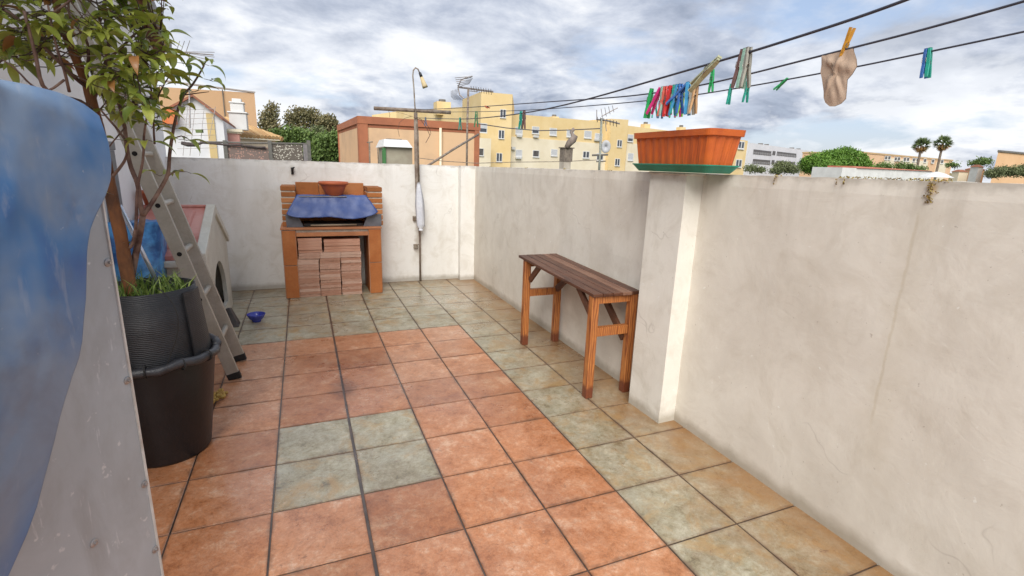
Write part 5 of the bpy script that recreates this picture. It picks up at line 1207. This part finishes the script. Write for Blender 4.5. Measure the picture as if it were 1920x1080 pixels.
# television aerials
al2 = M('aerial_metal', (.30, .29, .30), .5, (.20, .16, .13), 30, metal=.5)
def W(px, py, zd): return CAM+ray(px, py)*zd
an = empty('television_aerial', tuple(W(875, 325, 15)), 'tall television aerial with wire reflector on rusty mast above the salmon building', 'aerial')
q = MB(); q.tube([W(875, 325, 15), W(876, 240, 15), W(878, 168, 15)], .032, 8); q.build('mast', rust_m, an, smooth=True)
q = MB(); q.tube([W(858, 163, 15), W(880, 166, 15), W(925, 172, 15)], .028, 6); q.tube([W(878, 170, 15), W(895, 172, 15), W(897, 167, 15)], .014, 5)
for k in range(9): c0 = W(884+k*4.6, 166.2+k*.75, 15); q.tube([c0-_f*.22+Vector((0, 0, -.0)), c0+_f*.22], .008, 5)
q.build('boom', al2, an)
q = MB()
for k in range(6): t = k/5; q.tube([W(859-6*t, 164-18*t, 14.7+.1*k), W(868+8*t, 160-16*t, 15), W(880+6*t, 157-10*t, 15.2)], .010, 5)
for k in range(6): t = k/5; q.tube([W(860-14*t, 166+4*t, 14.7), W(856-10*t, 178+3*t, 14.8), W(868-16*t, 188-1*t, 15)], .007, 5)
q.tube([W(859, 163, 15), W(864, 150, 15), W(876, 145, 15), W(886, 143, 15)], .02, 5); q.tube([W(859, 165, 15), W(862, 178, 15), W(870, 185, 15)], .02, 5)
q.build('reflector', al2, an)
an = empty('television_aerial', tuple(W(1126, 325, 14)), 'television aerial with white dish on green-grey mast in front of the yellow block', 'aerial')
q = MB(); q.tube([W(1123, 325, 14), W(1125, 290, 14), W(1128, 222, 14)], .032, 8); q.build('mast', M('mast_grey_green', (.28, .31, .27), .6, (.2, .2, .17), 20), an, smooth=True)
q = MB(); q.tube([W(1118, 224, 14), W(1138, 226, 14), W(1162, 232, 14)], .022, 6)
for k in range(7): q.tube([W(1120+k*6, 219+k*1.2, 13.8), W(1120+k*6, 229+k*1.4, 14.2)], .010, 5)
q.tube([W(1128, 218, 14), W(1150, 206, 14), W(1158, 202, 14)], .016, 5)
for k in range(4): q.tube([W(1130+k*7, 222-k*4, 13.9), W(1127+k*7, 204-k*2, 14.1)], .009, 5)
q.tube([W(1119, 206, 14), W(1119, 224, 14)], .012, 5); q.tube([W(1135, 226, 14), W(1137, 246, 14)], .012, 5)
q.build('elements', al2, an)
q = MB(); q.tube([W(1110, 291, 14), W(1140, 290, 14)], .028, 6); q.tube([W(1118, 303, 14), W(1136, 302, 14)], .018, 6); q.build('crossbar', chim_m, an)
q = MB(); c0 = W(1136, 275, 14.1); nn_ = (CAM-c0).normalized(); ux = Vector((nn_.y, -nn_.x, 0)).normalized(); uz = nn_.cross(ux)
if uz.z < 0: uz = -uz
for rr_ in ((0, .05), (.07, .03), (.13, 0)):
    for k in range(20): a_ = 2*PI*k/20; q.v.append(c0+ux*math.cos(a_)*max(rr_[0], .001)+uz*math.sin(a_)*max(rr_[0], .001)*1.35-nn_*rr_[1])
for i in range(2):
    for k in range(20): j = (k+1) % 20; q.f.append((i*20+k, i*20+j, (i+1)*20+j, (i+1)*20+k)); q.c.append(None)
q.build('dish', M('dish_grey', (.45, .46, .48), .6), an, smooth=True, solid=.02)
an = empty('television_aerial', tuple(W(352, 190, 10)), 'thin television aerial poking into the sky just right of the leafy shrub', 'aerial')
q = MB(); q.tube([W(356, 240, 10), W(354, 100, 10)], .016, 6); q.build('mast', al2, an)
q = MB(); q.tube([W(326, 99, 10), W(345, 98, 10), W(400, 103, 10)], .012, 5)
for (x_, y_) in ((330, 99), (339, 99), (349, 98)): q.tube([W(x_-1, y_+2, 10), W(x_+7, y_-22, 10)], .006, 5)
for k, yy_ in enumerate((98, 107, 115)): q.tube([W(346+k*4, 97+k*3, 10), W(402, yy_, 10)], .006, 5)
q.build('elements', al2, an)

# chimney with a bent cowl
cc_ = empty('chimney', (*P2(1066, 11), GZ), 'narrow free-standing chimney with dark mesh box and bent grey cowl', 'chimney')
CF2 = Face(P2(1057, 11), P2(1075, 11.1)); g4 = lambda a, b: CF2.st(a, b)
q = MB(); fbox(q, CF2, g4(1057, 310)[0], GZ, g4(1070, 310)[0], g4(1060, 303)[1], -.2, 0); q.build('stack', M('old_render', (.50, .45, .38), .9, (.38, .33, .27), 6), cc_)
q = MB(); fbox(q, CF2, g4(1057, 310)[0]-.004, g4(1060, 303)[1]+.001, g4(1072, 310)[0], g4(1060, 278)[1], -.2, .01); fbox(q, CF2, g4(1055, 310)[0], g4(1060, 278)[1]+.001, g4(1074, 310)[0], g4(1060, 276)[1], -.22, .03); q.build('mesh_box', M('sooty_stone', (.13, .105, .085), .9, (.24, .20, .16), 18, .4, 30), cc_)
cow = M('cowl_grey', (.25, .20, .17), .7, (.14, .11, .09), 12, .3, 30)
q = MB(); q.tube([W(1062, 277, 10.9), W(1068, 268, 10.9), W(1074, 262, 10.9), W(1077, 257, 10.9), W(1073, 252, 10.9), W(1071, 248, 10.9), W(1075, 243, 10.9), W(1075, 240, 10.9)], [.05, .075, .085, .075, .035, .035, .04, .02], 10); q.build('cowl', cow, cc_, smooth=True)

# orange building, white gabled house, tiled house on the left
org_m = M('orange_render', (.76, .49, .28), .85, (.70, .44, .24), .4)
ob = empty('building', (*P2(400, 32), GZ), 'plain orange building standing behind the white gabled house at far left', 'building')
zo = zat(487, 178, 31); q = MB(); prism(q, [P2(300, 27), P2(487, 31), P2(480, 42), P2(290, 42)], GZ, [zat(325, 169, 27.5), zo, zo, zo]); q.build('wall', org_m, ob)
q = MB(); OFc = Face(P2(300, 27), P2(487, 31)); fbox(q, OFc, 0, zo+.0, (OFc.B-OFc.A).length+.04, zo+.08, -.2, .04); q.build('parapet_cap', M('parapet_grey', (.45, .40, .36), .8), ob)
a_ = OFc.st(417, 175); q = MB(); q.tube([OFc.pt(a_[0], a_[1]-4.5, .04), OFc.pt(a_[0], a_[1]+.2, .04)], .03, 6); q.build('cable', chim_m, ob)
gh = empty('house', (*P2(370, 13), GZ), 'white gabled house with thin red roof edge and yellow corner strip', 'house')
GF = Face(P2(270, 12.5), P2(418, 13.2)); gp_ = [GF.st(*p_) for p_ in ((270, 235), (300, 215), (362, 182), (418, 226))]
pts = [(gp_[0][0], GZ)] + gp_ + [(gp_[3][0], GZ)]
gw = M('white_render', (.72, .72, .73), .85, (.64, .64, .66), 2)
q = MB(); q.hexa([GF.pt(a, b, -5) for a, b in pts], [GF.pt(a, b, 0) for a, b in pts]); q.build('wall', gw, gh)
redm = M('red_tile_edge', (.34, .13, .07), .8, (.24, .10, .06), 6)
q = MB()
for i in range(3):
    a, b = gp_[i], gp_[i+1]; q.hexa([GF.pt(a[0], a[1]+.002, -5.1), GF.pt(b[0], b[1]+.002, -5.1), GF.pt(b[0], b[1]+.002, .12), GF.pt(a[0], a[1]+.002, .12)], [GF.pt(a[0], a[1]+.06, -5.1), GF.pt(b[0], b[1]+.06, -5.1), GF.pt(b[0], b[1]+.06, .12), GF.pt(a[0], a[1]+.06, .12)])
q.build('roof', redm, gh)
s_a, s_b = GF.st(389, 240), GF.st(403, 240); q = MB(); fbox(q, GF, s_a[0], GZ, s_b[0], GF.st(395, 212)[1], -.02, .03); q.build('yellow_strip', M('yellow_paint', (.60, .45, .20), .8, (.52, .40, .22), 3), gh)
s_a, s_b = GF.st(302, 232), GF.st(330, 205); q = MB(); fbox(q, GF, s_a[0], s_a[1], s_b[0], s_b[1]-.02, -.02, .25); q.build('awning', M('orange_awning', (.70, .16, .04), .7, (.6, .2, .08), 5), gh)
# drying rack with wires on the neighbour's terrace
dr_ = empty('drying_rack', tuple(W(370, 292, 9.5)), 'wire drying rack with dark parallel lines in front of the white gabled house', 'drying rack')
q = MB()
for k, py in enumerate((205, 213, 222, 232, 243, 254, 266, 278)): q.tube([W(343-k*1.5, py+1, 9.4), W(372, py, 9.5), W(403+k*.5, py-1, 9.6)], .0042, 5)
for (a, b, c_, d) in ((352, 200, 343, 292), (366, 198, 356, 292), (383, 197, 374, 292), (404, 200, 392, 260)): q.tube([W(a, b, 9.5), W(c_, d, 9.5)], .005, 5)
q.build('wires', al2, dr_)
q = MB(); q.bar(W(368, 246, 9.4), W(380, 246, 9.4), .05, .06); q.build('clip_box', M('green_clip', (.12, .16, .05), .7), dr_)

th_ = empty('house', (*P2(470, 18), GZ), 'house with ochre barrel-tiled hip roof left of the trees', 'house')
HF = Face(P2(412, 17), P2(519, 18.5)); hz0 = HF.st(500, 263)[1]; ra = HF.st(425, 230); rb_ = HF.st(466, 234); lenH = (HF.B-HF.A).length
q = MB(); fbox(q, HF, 0, GZ, lenH, hz0-.01, -4, 0); q.build('wall', M('pale_render', (.66, .56, .42), .85, (.6, .5, .36), 2), th_)
q = MB(); fbox(q, HF, -.1, hz0-.0, lenH+.15, hz0+.07, -4.1, .12); q.build('cornice', crm_m, th_)
zrg = rb_[1]*1.0+.25
til = tintmat('barrel_tile', [(0, (.24, .12, .05)), (.5, (.50, .30, .13)), (1, (.62, .42, .20))], .85, .2, 5)
q = MB(); e0, e1, e2, e3 = HF.pt(-.1, hz0+.07, .14), HF.pt(lenH+.18, hz0+.07, .14), HF.pt(lenH+.18, hz0+.07, -4.2), HF.pt(-.1, hz0+.07, -4.2); r0_, r1_ = HF.pt(.3, zrg, -2), HF.pt(rb_[0]+.15, zrg, -2)
q.quad(e0, e1, r1_, r0_, c=.2); q.quad(e1, e2, r1_, c=.3); q.quad(e2, e3, r0_, r1_, c=.3); q.quad(e3, e0, r0_, c=.3)
nt_ = 17
for k in range(nt_):
    t = (k+.5)/nt_; eb = e0.lerp(e1, t); s_e = (eb-HF.A).dot(HF.t); s_r = (r1_-HF.A).dot(HF.t)
    if s_e <= s_r: tp_ = r0_.lerp(r1_, max(0, (s_e-.3)/(s_r-.3)))
    else: f_ = (s_e-s_r)/((e1-HF.A).dot(HF.t)-s_r); tp_ = r1_.lerp(e1, f_)
    q.tube([eb+Vector((0, 0, .03)), tp_+Vector((0, 0, .03))], .075, 6, c=random.uniform(.4, .9))
for k in range(7): eb = e1.lerp(e2, (k+.5)/14); q.tube([eb, r1_.lerp(eb, .0 if k > 5 else .25)], .075, 6, c=random.uniform(.4, .9))
q.tube([e1, r1_, r0_], .085, 6, c=.6)
q.build('roof', til, th_)
chw = MB(); c_ = W(449, 240, 17.0); 
for (w2, pa, pb) in ((.26, 244, 214), (.30, 214, 211), (.20, 211, 196), (.23, 196, 193), (.14, 193, 187)): chw.box((c_.x-w2, c_.y-w2, zat(449, pa, 17)), (c_.x+w2, c_.y+w2, zat(449, pb, 17)-.002))
chw.build('chimney', wht_m, th_, bevel=.02)
pk = empty('pier', (*P2(436, 14), GZ), 'pink parapet pier with pale moulded cap left of the tiled roof', 'pier')
KF = Face(P2(420, 14), P2(456, 14.2)); q = MB(); fbox(q, KF, KF.st(424, 260)[0], GZ, KF.st(449, 260)[0], KF.st(436, 250)[1], -.5, 0); q.build('shaft', M('pink_render', (.66, .34, .28), .85), pk)
q = MB(); fbox(q, KF, KF.st(421, 260)[0], KF.st(436, 250)[1]+.001, KF.st(453, 260)[0], KF.st(436, 247)[1], -.55, .04); fbox(q, KF, KF.st(418, 260)[0], KF.st(436, 247)[1]+.001, KF.st(456, 260)[0], KF.st(436, 242)[1], -.6, .08); q.build('cap', crm_m, pk)

# neighbour's railing with screens
rl = empty('railing', tuple(W(480, 300, 7)), 'dark railing with speckled screen panels just beyond the far wall', 'railing')
RF = Face(P2(375, 6.3), P2(584, 6.9)); g5 = RF.st
q = MB(); q.tube([RF.pt(*g5(375, 266)), RF.pt(*g5(582, 270))], .012, 6); q.build('rail', chim_m, rl)
for px in (421, 505, 578): a_ = g5(px, 262); q = MB(); fbox(q, RF, a_[0]-.022, -.5, a_[0]+.022, g5(px, 266)[1]+.02, -.02, .02); q.build('post', M('grey_post', (.10, .10, .09), .7, (.16, .15, .13), 20), rl)
q = MB(); P_ = [RF.pt(*g5(a, b), .02) for a, b in ((340, 268), (352, 271), (365, 272), (380, 268), (400, 269), (425, 272), (450, 272), (478, 276), (498, 277))]; q.tube(P_, [.02, .028, .022, .012, .014, .012, .014, .012, .016], 7); q.build('vine', M('dark_vine', (.04, .03, .035), .9, (.10, .08, .07), 30, .5, 50), rl)
def screenmat(nm, cA, cB, th):
    m = bpy.data.materials.new(nm); m.use_nodes = True; nt = m.node_tree; p = nt.nodes['Principled BSDF']; tc = nt.nodes.new('ShaderNodeTexCoord')
    vo = nt.nodes.new('ShaderNodeTexVoronoi'); vo.inputs['Scale'].default_value = 42; L(nt, tc.outputs['Object'], vo.inputs['Vector'])
    f = math_(nt, 'ADD', vo.outputs['Distance'], math_(nt, 'MULTIPLY', noise_(nt, tc.outputs['Object'], 9, 3), .35)); L(nt, ramp_(nt, f, [(th, cA), (th+.10, cB)]), p.inputs['Base Color']); p.inputs['Roughness'].default_value = .9; return m
q = MB(); fbox(q, RF, g5(507, 280)[0]+.02, -.3, g5(567, 280)[0], g5(540, 271)[1], -.01, .0); q.build('screen_panel', screenmat('speckled_screen', (.55, .52, .44), (.13, .11, .09), .44), rl)
q = MB(); fbox(q, RF, g5(423, 280)[0]+.02, -.3, g5(503, 280)[0], g5(460, 275)[1], -.01, .0); q.build('screen_panel', screenmat('pink_screen', (.48, .28, .22), (.20, .15, .13), .44), rl)
q = MB(); fbox(q, RF, g5(568, 280)[0]+.002, -.3, g5(580, 280)[0], g5(573, 271)[1], -.01, .012); q.build('end_board', M('grey_board', (.24, .22, .22), .8, (.16, .15, .15), 20), rl)

# ------------------------------------------------------------------ vegetation
def crown(mb, c, rx, ry, rz_, n, size, base=.5, hollow=.55):
    for _ in range(n):
        d = Vector((random.gauss(0, 1), random.gauss(0, 1), random.gauss(0, 1))).normalized(); k = hollow+(1-hollow)*random.random(); k *= 1+.16*noise.noise(d*2.3+Vector(c)*.37)
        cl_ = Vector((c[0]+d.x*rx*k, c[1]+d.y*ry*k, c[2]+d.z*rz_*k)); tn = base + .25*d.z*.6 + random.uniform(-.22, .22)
        for _ in range(7):
            p_ = cl_+Vector((random.gauss(0, 1), random.gauss(0, 1), random.gauss(0, .7)))*size*1.3; ax = Vector((random.gauss(0, 1), random.gauss(0, 1), random.gauss(0, 1))).normalized(); bx = ax.orthogonal().normalized()*size*random.uniform(.5, 1); cy = ax.cross(bx).normalized()*size*.45
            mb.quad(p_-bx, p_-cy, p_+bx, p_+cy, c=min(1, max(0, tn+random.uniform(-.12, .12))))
GR = lambda nm, a, b, c_: tintmat(nm, [(0, a), (.5, b), (1, c_)], .6, .06, 3, trans=.12)
euc = GR('eucalyptus_leaf', (.07, .075, .03), (.18, .17, .075), (.32, .25, .12))
grn = GR('green_leaf', (.045, .075, .018), (.11, .18, .04), (.22, .31, .09))
pin = GR('pine_needle', (.04, .09, .012), (.115, .24, .03), (.24, .40, .06))
olv = GR('olive_leaf', (.06, .07, .03), (.14, .17, .07), (.25, .28, .13))
trk = M('tree_trunk', (.20, .16, .12), .9, (.12, .09, .07), 2, .3, 10)
def treeat(px, zd, lobes, mat, label, cat='tree', name='tree', n=110, sz=.30, trunk=True, grp=None, tr=.22, hollow=.5):
    b0 = plan(px, zd); b0.z = GZ; e = empty(name, tuple(b0), label, cat, grp); q = MB()
    k = zd/FPX; big = None
    for (a, b, ra_, rb2) in lobes:
        c_ = W(a, b, zd+random.uniform(-.6, .6)*ra_*k); crown(q, c_, ra_*k, ra_*k, rb2*k, int(n*ra_*rb2/300)+6, sz, hollow=hollow)
    q.build('crown', mat, e)
    if trunk:
        q = MB(); 
        for (a, b, ra_, rb2) in lobes[:5]:
            c_ = W(a, b, zd); fk = Vector((b0.x+(c_.x-b0.x)*.15, b0.y+(c_.y-b0.y)*.15, b0.z+(c_.z-b0.z)*.5)); q.tube([b0+Vector((random.uniform(-.05, .05), 0, 0)), fk, fk.lerp(c_, .6)+Vector((0, 0, -.1)), c_], [tr, tr*.7, tr*.4, tr*.15], 7)
        q.build('trunk', trk, e)
    return e
TG = 'trees between the tiled house and the salmon building'
treeat(508, 50, [(505, 222, 14, 20), (515, 245, 16, 16), (512, 205, 9, 14), (498, 240, 12, 22)], euc, 'brown-green eucalyptus at the left, tallest against the orange building', n=120, sz=.17, grp=TG)
treeat(565, 55, [(562, 218, 22, 16), (580, 214, 16, 12), (548, 225, 14, 13), (592, 228, 12, 16), (566, 240, 20, 12)], euc, 'broad brown-topped eucalyptus in the middle of the tree group', n=120, sz=.18, grp=TG)
treeat(618, 52, [(614, 230, 12, 15), (625, 240, 10, 18), (605, 250, 13, 14)], euc, 'narrow eucalyptus with gaps next to the salmon building', n=150, sz=.20, grp=TG)
treeat(545, 42, [(545, 258, 24, 18), (520, 262, 18, 16), (570, 262, 20, 18), (560, 280, 30, 16)], grn, 'dense green tree below the eucalyptus crowns', n=190, sz=.17, grp=TG)
treeat(612, 36, [(612, 272, 24, 20), (630, 288, 20, 20), (598, 290, 20, 18), (625, 262, 12, 14)], grn, 'bright green bushy tree against the salmon building', n=210, sz=.15, grp=TG)
treeat(590, 46, [(590, 262, 14, 20), (598, 248, 9, 12)], olv, 'pale grey-green tree between two darker ones', n=150, sz=.18, grp=TG)
# umbrella pine
treeat(1565, 75, [(1560, 296, 24, 13), (1584, 290, 22, 12), (1602, 298, 20, 12), (1535, 301, 20, 13), (1616, 309, 16, 11), (1590, 310, 26, 11), (1555, 313, 28, 11), (1517, 308, 16, 14), (1575, 303, 22, 12), (1532, 317, 22, 9)], pin, 'round bright green umbrella pine right of the white building', n=420, sz=.19, hollow=.78, tr=.35)
# hedges and bushes
for i, (px, zd, lb_, lab) in enumerate([
    (1425, 55, [(1408, 316, 12, 7), (1425, 318, 10, 5)], 'small reddish-green bushes at the foot of the white building, left'),
    (1470, 50, [(1470, 313, 20, 11), (1485, 318, 14, 8), (1455, 320, 12, 7)], 'grey-green bush in front of the white building, right'),
    (1665, 80, [(1660, 312, 14, 7), (1648, 314, 8, 6)], 'dark green bush left of the palms in front of the peach building'),
    (1690, 80, [(1688, 312, 9, 7)], 'second dark green bush in front of the peach building, nearest the leaning palm'),
    (1708, 80, [(1708, 314, 10, 8)], 'rounded dark green bush under the shorter palm'),
    (1728, 78, [(1728, 318, 9, 6)], 'low dark bush just right of the shorter palm trunk'),
    (1835, 110, [(1828, 306, 10, 5), (1850, 303, 10, 6), (1840, 302, 8, 6)], 'dark distant tree left of the orange building at the right edge'),
    (1875, 45, [(1868, 323, 14, 10), (1885, 320, 10, 10), (1858, 326, 8, 7)], 'dark bushy shrub at the left foot of the orange building'),
    (1905, 45, [(1900, 322, 12, 10), (1918, 320, 12, 11), (1930, 322, 12, 11)], 'dark bushy shrub cut by the right edge of the picture'),
    (1788, 70, [(1782, 309, 6, 4), (1790, 310, 5, 4)], 'tiny dark bush right of the taller palm')]):
    treeat(px, zd, lb_, olv if i in (0, 1, 7, 8) else grn, lab, 'bush', 'bush', n=330, sz=zd*.0022, trunk=False, hollow=.4)
# palms
pal = GR('palm_leaf', (.05, .08, .03), (.13, .19, .07), (.26, .32, .12)); skt = GR('dead_palm_leaf', (.20, .11, .03), (.38, .22, .07), (.5, .34, .12))
def palm(px, py, bx, zd, rpx, lab):
    k = zd/FPX; top = W(px, py, zd); b0 = plan(bx, zd); b0.z = GZ; e = empty('palm_tree', tuple(b0), lab, 'palm tree', 'two tall palms'); q = MB()
    q.tube([b0, b0.lerp(top, .5)+Vector((.1, 0, 0)), top], [.30, .22, .20], 8); q.build('trunk', trk, e)
    q, q2 = MB(), MB(); R_ = rpx*k
    for i in range(120):
        a_ = random.uniform(0, 2*PI); el = random.uniform(-1.4, 1.35); d = Vector((math.cos(a_)*math.cos(el), math.sin(a_)*math.cos(el), math.sin(el)))
        dead = el < -.35; ln = R_*random.uniform(.72, 1.0)*(1.0 if not dead else .85)
        hub = top+d*ln*.5+Vector((0, 0, .0)); sd_ = d.cross(Vector((0, 0, 1))).normalized(); nn_ = sd_.cross(d)
        for f in range(9):
            t = (f-4)/4*1.0; dd = (d*math.cos(t)+(sd_*math.cos(i)+nn_*math.sin(i))*math.sin(t)); tip = hub+dd*ln*.5+Vector((0, 0, -.12*ln*abs(t))); wv = dd.cross(d).normalized()*.05*ln if abs(t) > .01 else sd_*.05*ln
            (q2 if dead else q).quad(hub-wv, hub+wv, tip, c=random.uniform(.1, .95))
        (q2 if dead else q).quad(top-sd_*.02, top+sd_*.02, hub, c=.4)
    q.build('crown', pal, e); q2.build('dead_fronds', skt, e)
palm(1728, 273, 1716, 95, 19, 'shorter of the two tall palms in front of the peach building')
palm(1768, 269, 1752, 95, 19, 'taller of the two tall palms, right of the peach building')

# ------------------------------------------------------------------ buildings on the right
wm = M('white_block_render', (.70, .71, .74), .8, (.62, .63, .66), .3)
wbq = empty('building', (*P2(1450, 95), GZ), 'white modern flat-roofed building with balconies behind the planter', 'building')
WF = Face(P2(1396, 110), P2(1522, 141)); zW = WF.st(1400, 267)[1]; lw = (WF.B-WF.A).length
q = MB(); fbox(q, WF, 0, GZ, lw, zW, -12, 0); q.build('wall', wm, wbq)
for (a, b, c_, d) in ((1413, 280, 1445, 292), (1457, 284, 1492, 295), (1412, 298, 1443, 309), (1456, 301, 1490, 311)):
    s0, z1 = WF.st(a, b); s1, z0 = WF.st(c_, d); q = MB(); fbox(q, WF, s0, z0, s1, z1, -.1, .05); o = q.build('balcony_opening', dark_w, wbq)
    q = MB()
    for k in range(3): z_ = z0+(z1-z0)*(.12+.14*k); fbox(q, WF, s0, z_, s1, z_+.07, .06, .12)
    for k in range(9): sx = s0+(s1-s0)*k/8; fbox(q, WF, sx-.04, z0, sx+.04, z0+(z1-z0)*.5, .10, .16)
    q.build('balustrade', M('balustrade_grey', (.35, .35, .36), .6), o)
for (a, b, c_, d) in ((1449, 283, 1453, 291), (1447, 300, 1451, 308)):
    s0, z1 = WF.st(a, b); s1, z0 = WF.st(c_, d); q = MB(); fbox(q, WF, s0, z0, s1, z1, -.1, .06); q.build('window', dark_w, wbq)
for (px, p0, w_) in ((1405, 263, 6), (1447, 268, 5), (1458, 269, 3), (1505, 271, 6), (1517, 273, 3)):
    h = WF.st(px, p0); q = MB(); fbox(q, WF, h[0]-w_*.055, zW-.05, h[0]+w_*.055, zW+.55, -3, -2); q.build('roof_vent', chim_m, wbq)
pch_m = M('peach_render', (.68, .43, .25), .85, (.74, .50, .32), .15)
pb_ = empty('building', (*P2(1690, 110), GZ), 'peach building with cream window strips behind the two palms', 'building')
PF_ = Face(P2(1612, 100), P2(1778, 125)); zP = PF_.st(1625, 288)[1]; lp = (PF_.B-PF_.A).length
q = MB(); fbox(q, PF_, 0, GZ, lp, zP, -12, 0); q.build('wall', pch_m, pb_)
q = MB(); fbox(q, PF_, -.1, zP+.001, lp+.1, zP+.3, -12.1, .1); q.build('parapet_cap', cap_m, pb_)
for a, c_ in ((1657, 1677), (1688, 1740), (1757, 1776)):
    s0, s1 = PF_.st(a, 300)[0], PF_.st(c_, 300)[0]; q = MB(); fbox(q, PF_, s0, GZ, s1, zP-.5, -.1, .12); q.build('wall', crm_m, pb_)
for px, py in ((1660, 296), (1666, 296), (1678, 298), (1684, 298), (1695, 299), (1701, 299), (1712, 300), (1719, 300), (1733, 301), (1748, 302), (1765, 303)): window(PF_, px, py, 3, 6, pb_, 'dark', .12)
ow = empty('building', (*P2(1900, 60), GZ), 'orange building with thin dark roof edge at the right edge of the picture', 'building')
OF_ = Face(P2(1858, 52), P2(1990, 60)); zO = OF_.st(1862, 284)[1]; lo_ = (OF_.B-OF_.A).length
q = MB(); oc = [P2(1858, 52), P2(1990, 60), P2(2010, 75), P2(1868, 66)]; prism(q, oc, GZ, zO); q.build('wall', org_m, ow)
q = MB(); prism(q, [P2(1856, 51.7), P2(1992, 59.7), P2(2013, 75.3), P2(1867, 66.3)], zO+.001, zO+.18) if False else q.hexa([(*p_, zO+.001) for p_ in (P2(1856, 51.7), P2(1992, 59.7), P2(2013, 75.3), P2(1867, 66.3))], [(*p_, zO+.18) for p_ in (P2(1856, 51.7), P2(1992, 59.7), P2(2013, 75.3), P2(1867, 66.3))]); q.build('parapet_cap', chim_m, ow)
lr_ = empty('building', (*P2(1650, 40), GZ), 'long low white building with red tiled edge just above the right wall', 'building')
LF_ = Face(P2(1577, 38), P2(1745, 42)); zl = LF_.st(1580, 314)[1]; ll = (LF_.B-LF_.A).length
q = MB(); fbox(q, LF_, 0, GZ, ll, zl, -2.5, 0); q.build('wall', wht_m, lr_)
q = MB(); s0 = LF_.st(1606, 315)[0]; q.hexa([LF_.pt(s0, zl+.001, .1), LF_.pt(ll, zl-.0+.001, .1), LF_.pt(ll, zl+.001, -2.4), LF_.pt(s0, zl+.001, -2.4)], [LF_.pt(s0, zl+.15, -.4), LF_.pt(ll, zl+.05, -.4), LF_.pt(ll, zl+.05, -2.4), LF_.pt(s0, zl+.15, -2.4)]); q.build('roof', M('red_roof', (.50, .17, .10), .8, (.38, .13, .08), 2), lr_)
# parasol top and distant roofs
pr = empty('parasol', (*P2(1757, 30), GZ), 'white parasol top peeking over the right wall', 'parasol'); c_ = W(1757, 322, 30)
q = MB(); q.lathe([(.9, c_.z-.32), (.45, c_.z-.10), (.04, c_.z)], c_.x, c_.y, 8); q.build('canopy', wht_m, pr); q = MB(); q.tube([(c_.x, c_.y, GZ), (c_.x, c_.y, c_.z-.02)], .04, 8); q.build('pole', wht_m, pr)
fld = M('dry_field', (.22, .17, .07), .9, (.16, .14, .05), .1)
q = MB(); HFd = Face(P2(1700, 190), P2(1990, 190)); zf = HFd.st(1800, 311)[1]; n = 24; b_ = []; t_ = []
ln = (HFd.B-HFd.A).length
for i in range(n+1): s_ = ln*i/n; b_.append(HFd.pt(s_, GZ-.1, 0)); t_.append(HFd.pt(s_, zf+.5*noise.noise(Vector((i*.4, 1, 2))), -60))
for i in range(n): q.quad(b_[i], b_[i+1], t_[i+1], t_[i]); q.quad(t_[i], t_[i+1], HFd.pt(ln*(i+1)/n, GZ-.1, -160), HFd.pt(ln*i/n, GZ-.1, -160))
kind(q.build('hill', fld), 'structure')
for (a, c_, p0, zd, mt, lab) in ((1795, 1812, 322, 60, crm_m, 'small cream house front left of the dark shrubs at right'), (1818, 1842, 318, 62, pch_m, 'small pinkish house between the field and dark shrubs'), (1829, 1838, 313, 55, wht_m, 'tiny white hut beside the dark shrubs at right')):
    F_ = Face(P2(a, zd), P2(c_, zd)); l_ = (F_.B-F_.A).length; z_ = F_.st((a+c_)/2, p0)[1]; e = empty('hut', (*P2(a, zd), GZ), lab, 'house'); q = MB(); fbox(q, F_, 0, GZ, l_, z_, -1, 0); q.build('wall', mt, e)
    q = MB(); q.hexa([F_.pt(-.1, z_+.001, .1), F_.pt(l_+.1, z_+.001, .1), F_.pt(l_+.1, z_+.001, -1.1), F_.pt(-.1, z_+.001, -1.1)], [F_.pt(l_*.3, z_+.25, -.4), F_.pt(l_*.7, z_+.25, -.4), F_.pt(l_*.7, z_+.25, -.7), F_.pt(l_*.3, z_+.25, -.7)]); q.build('roof', redm, e)
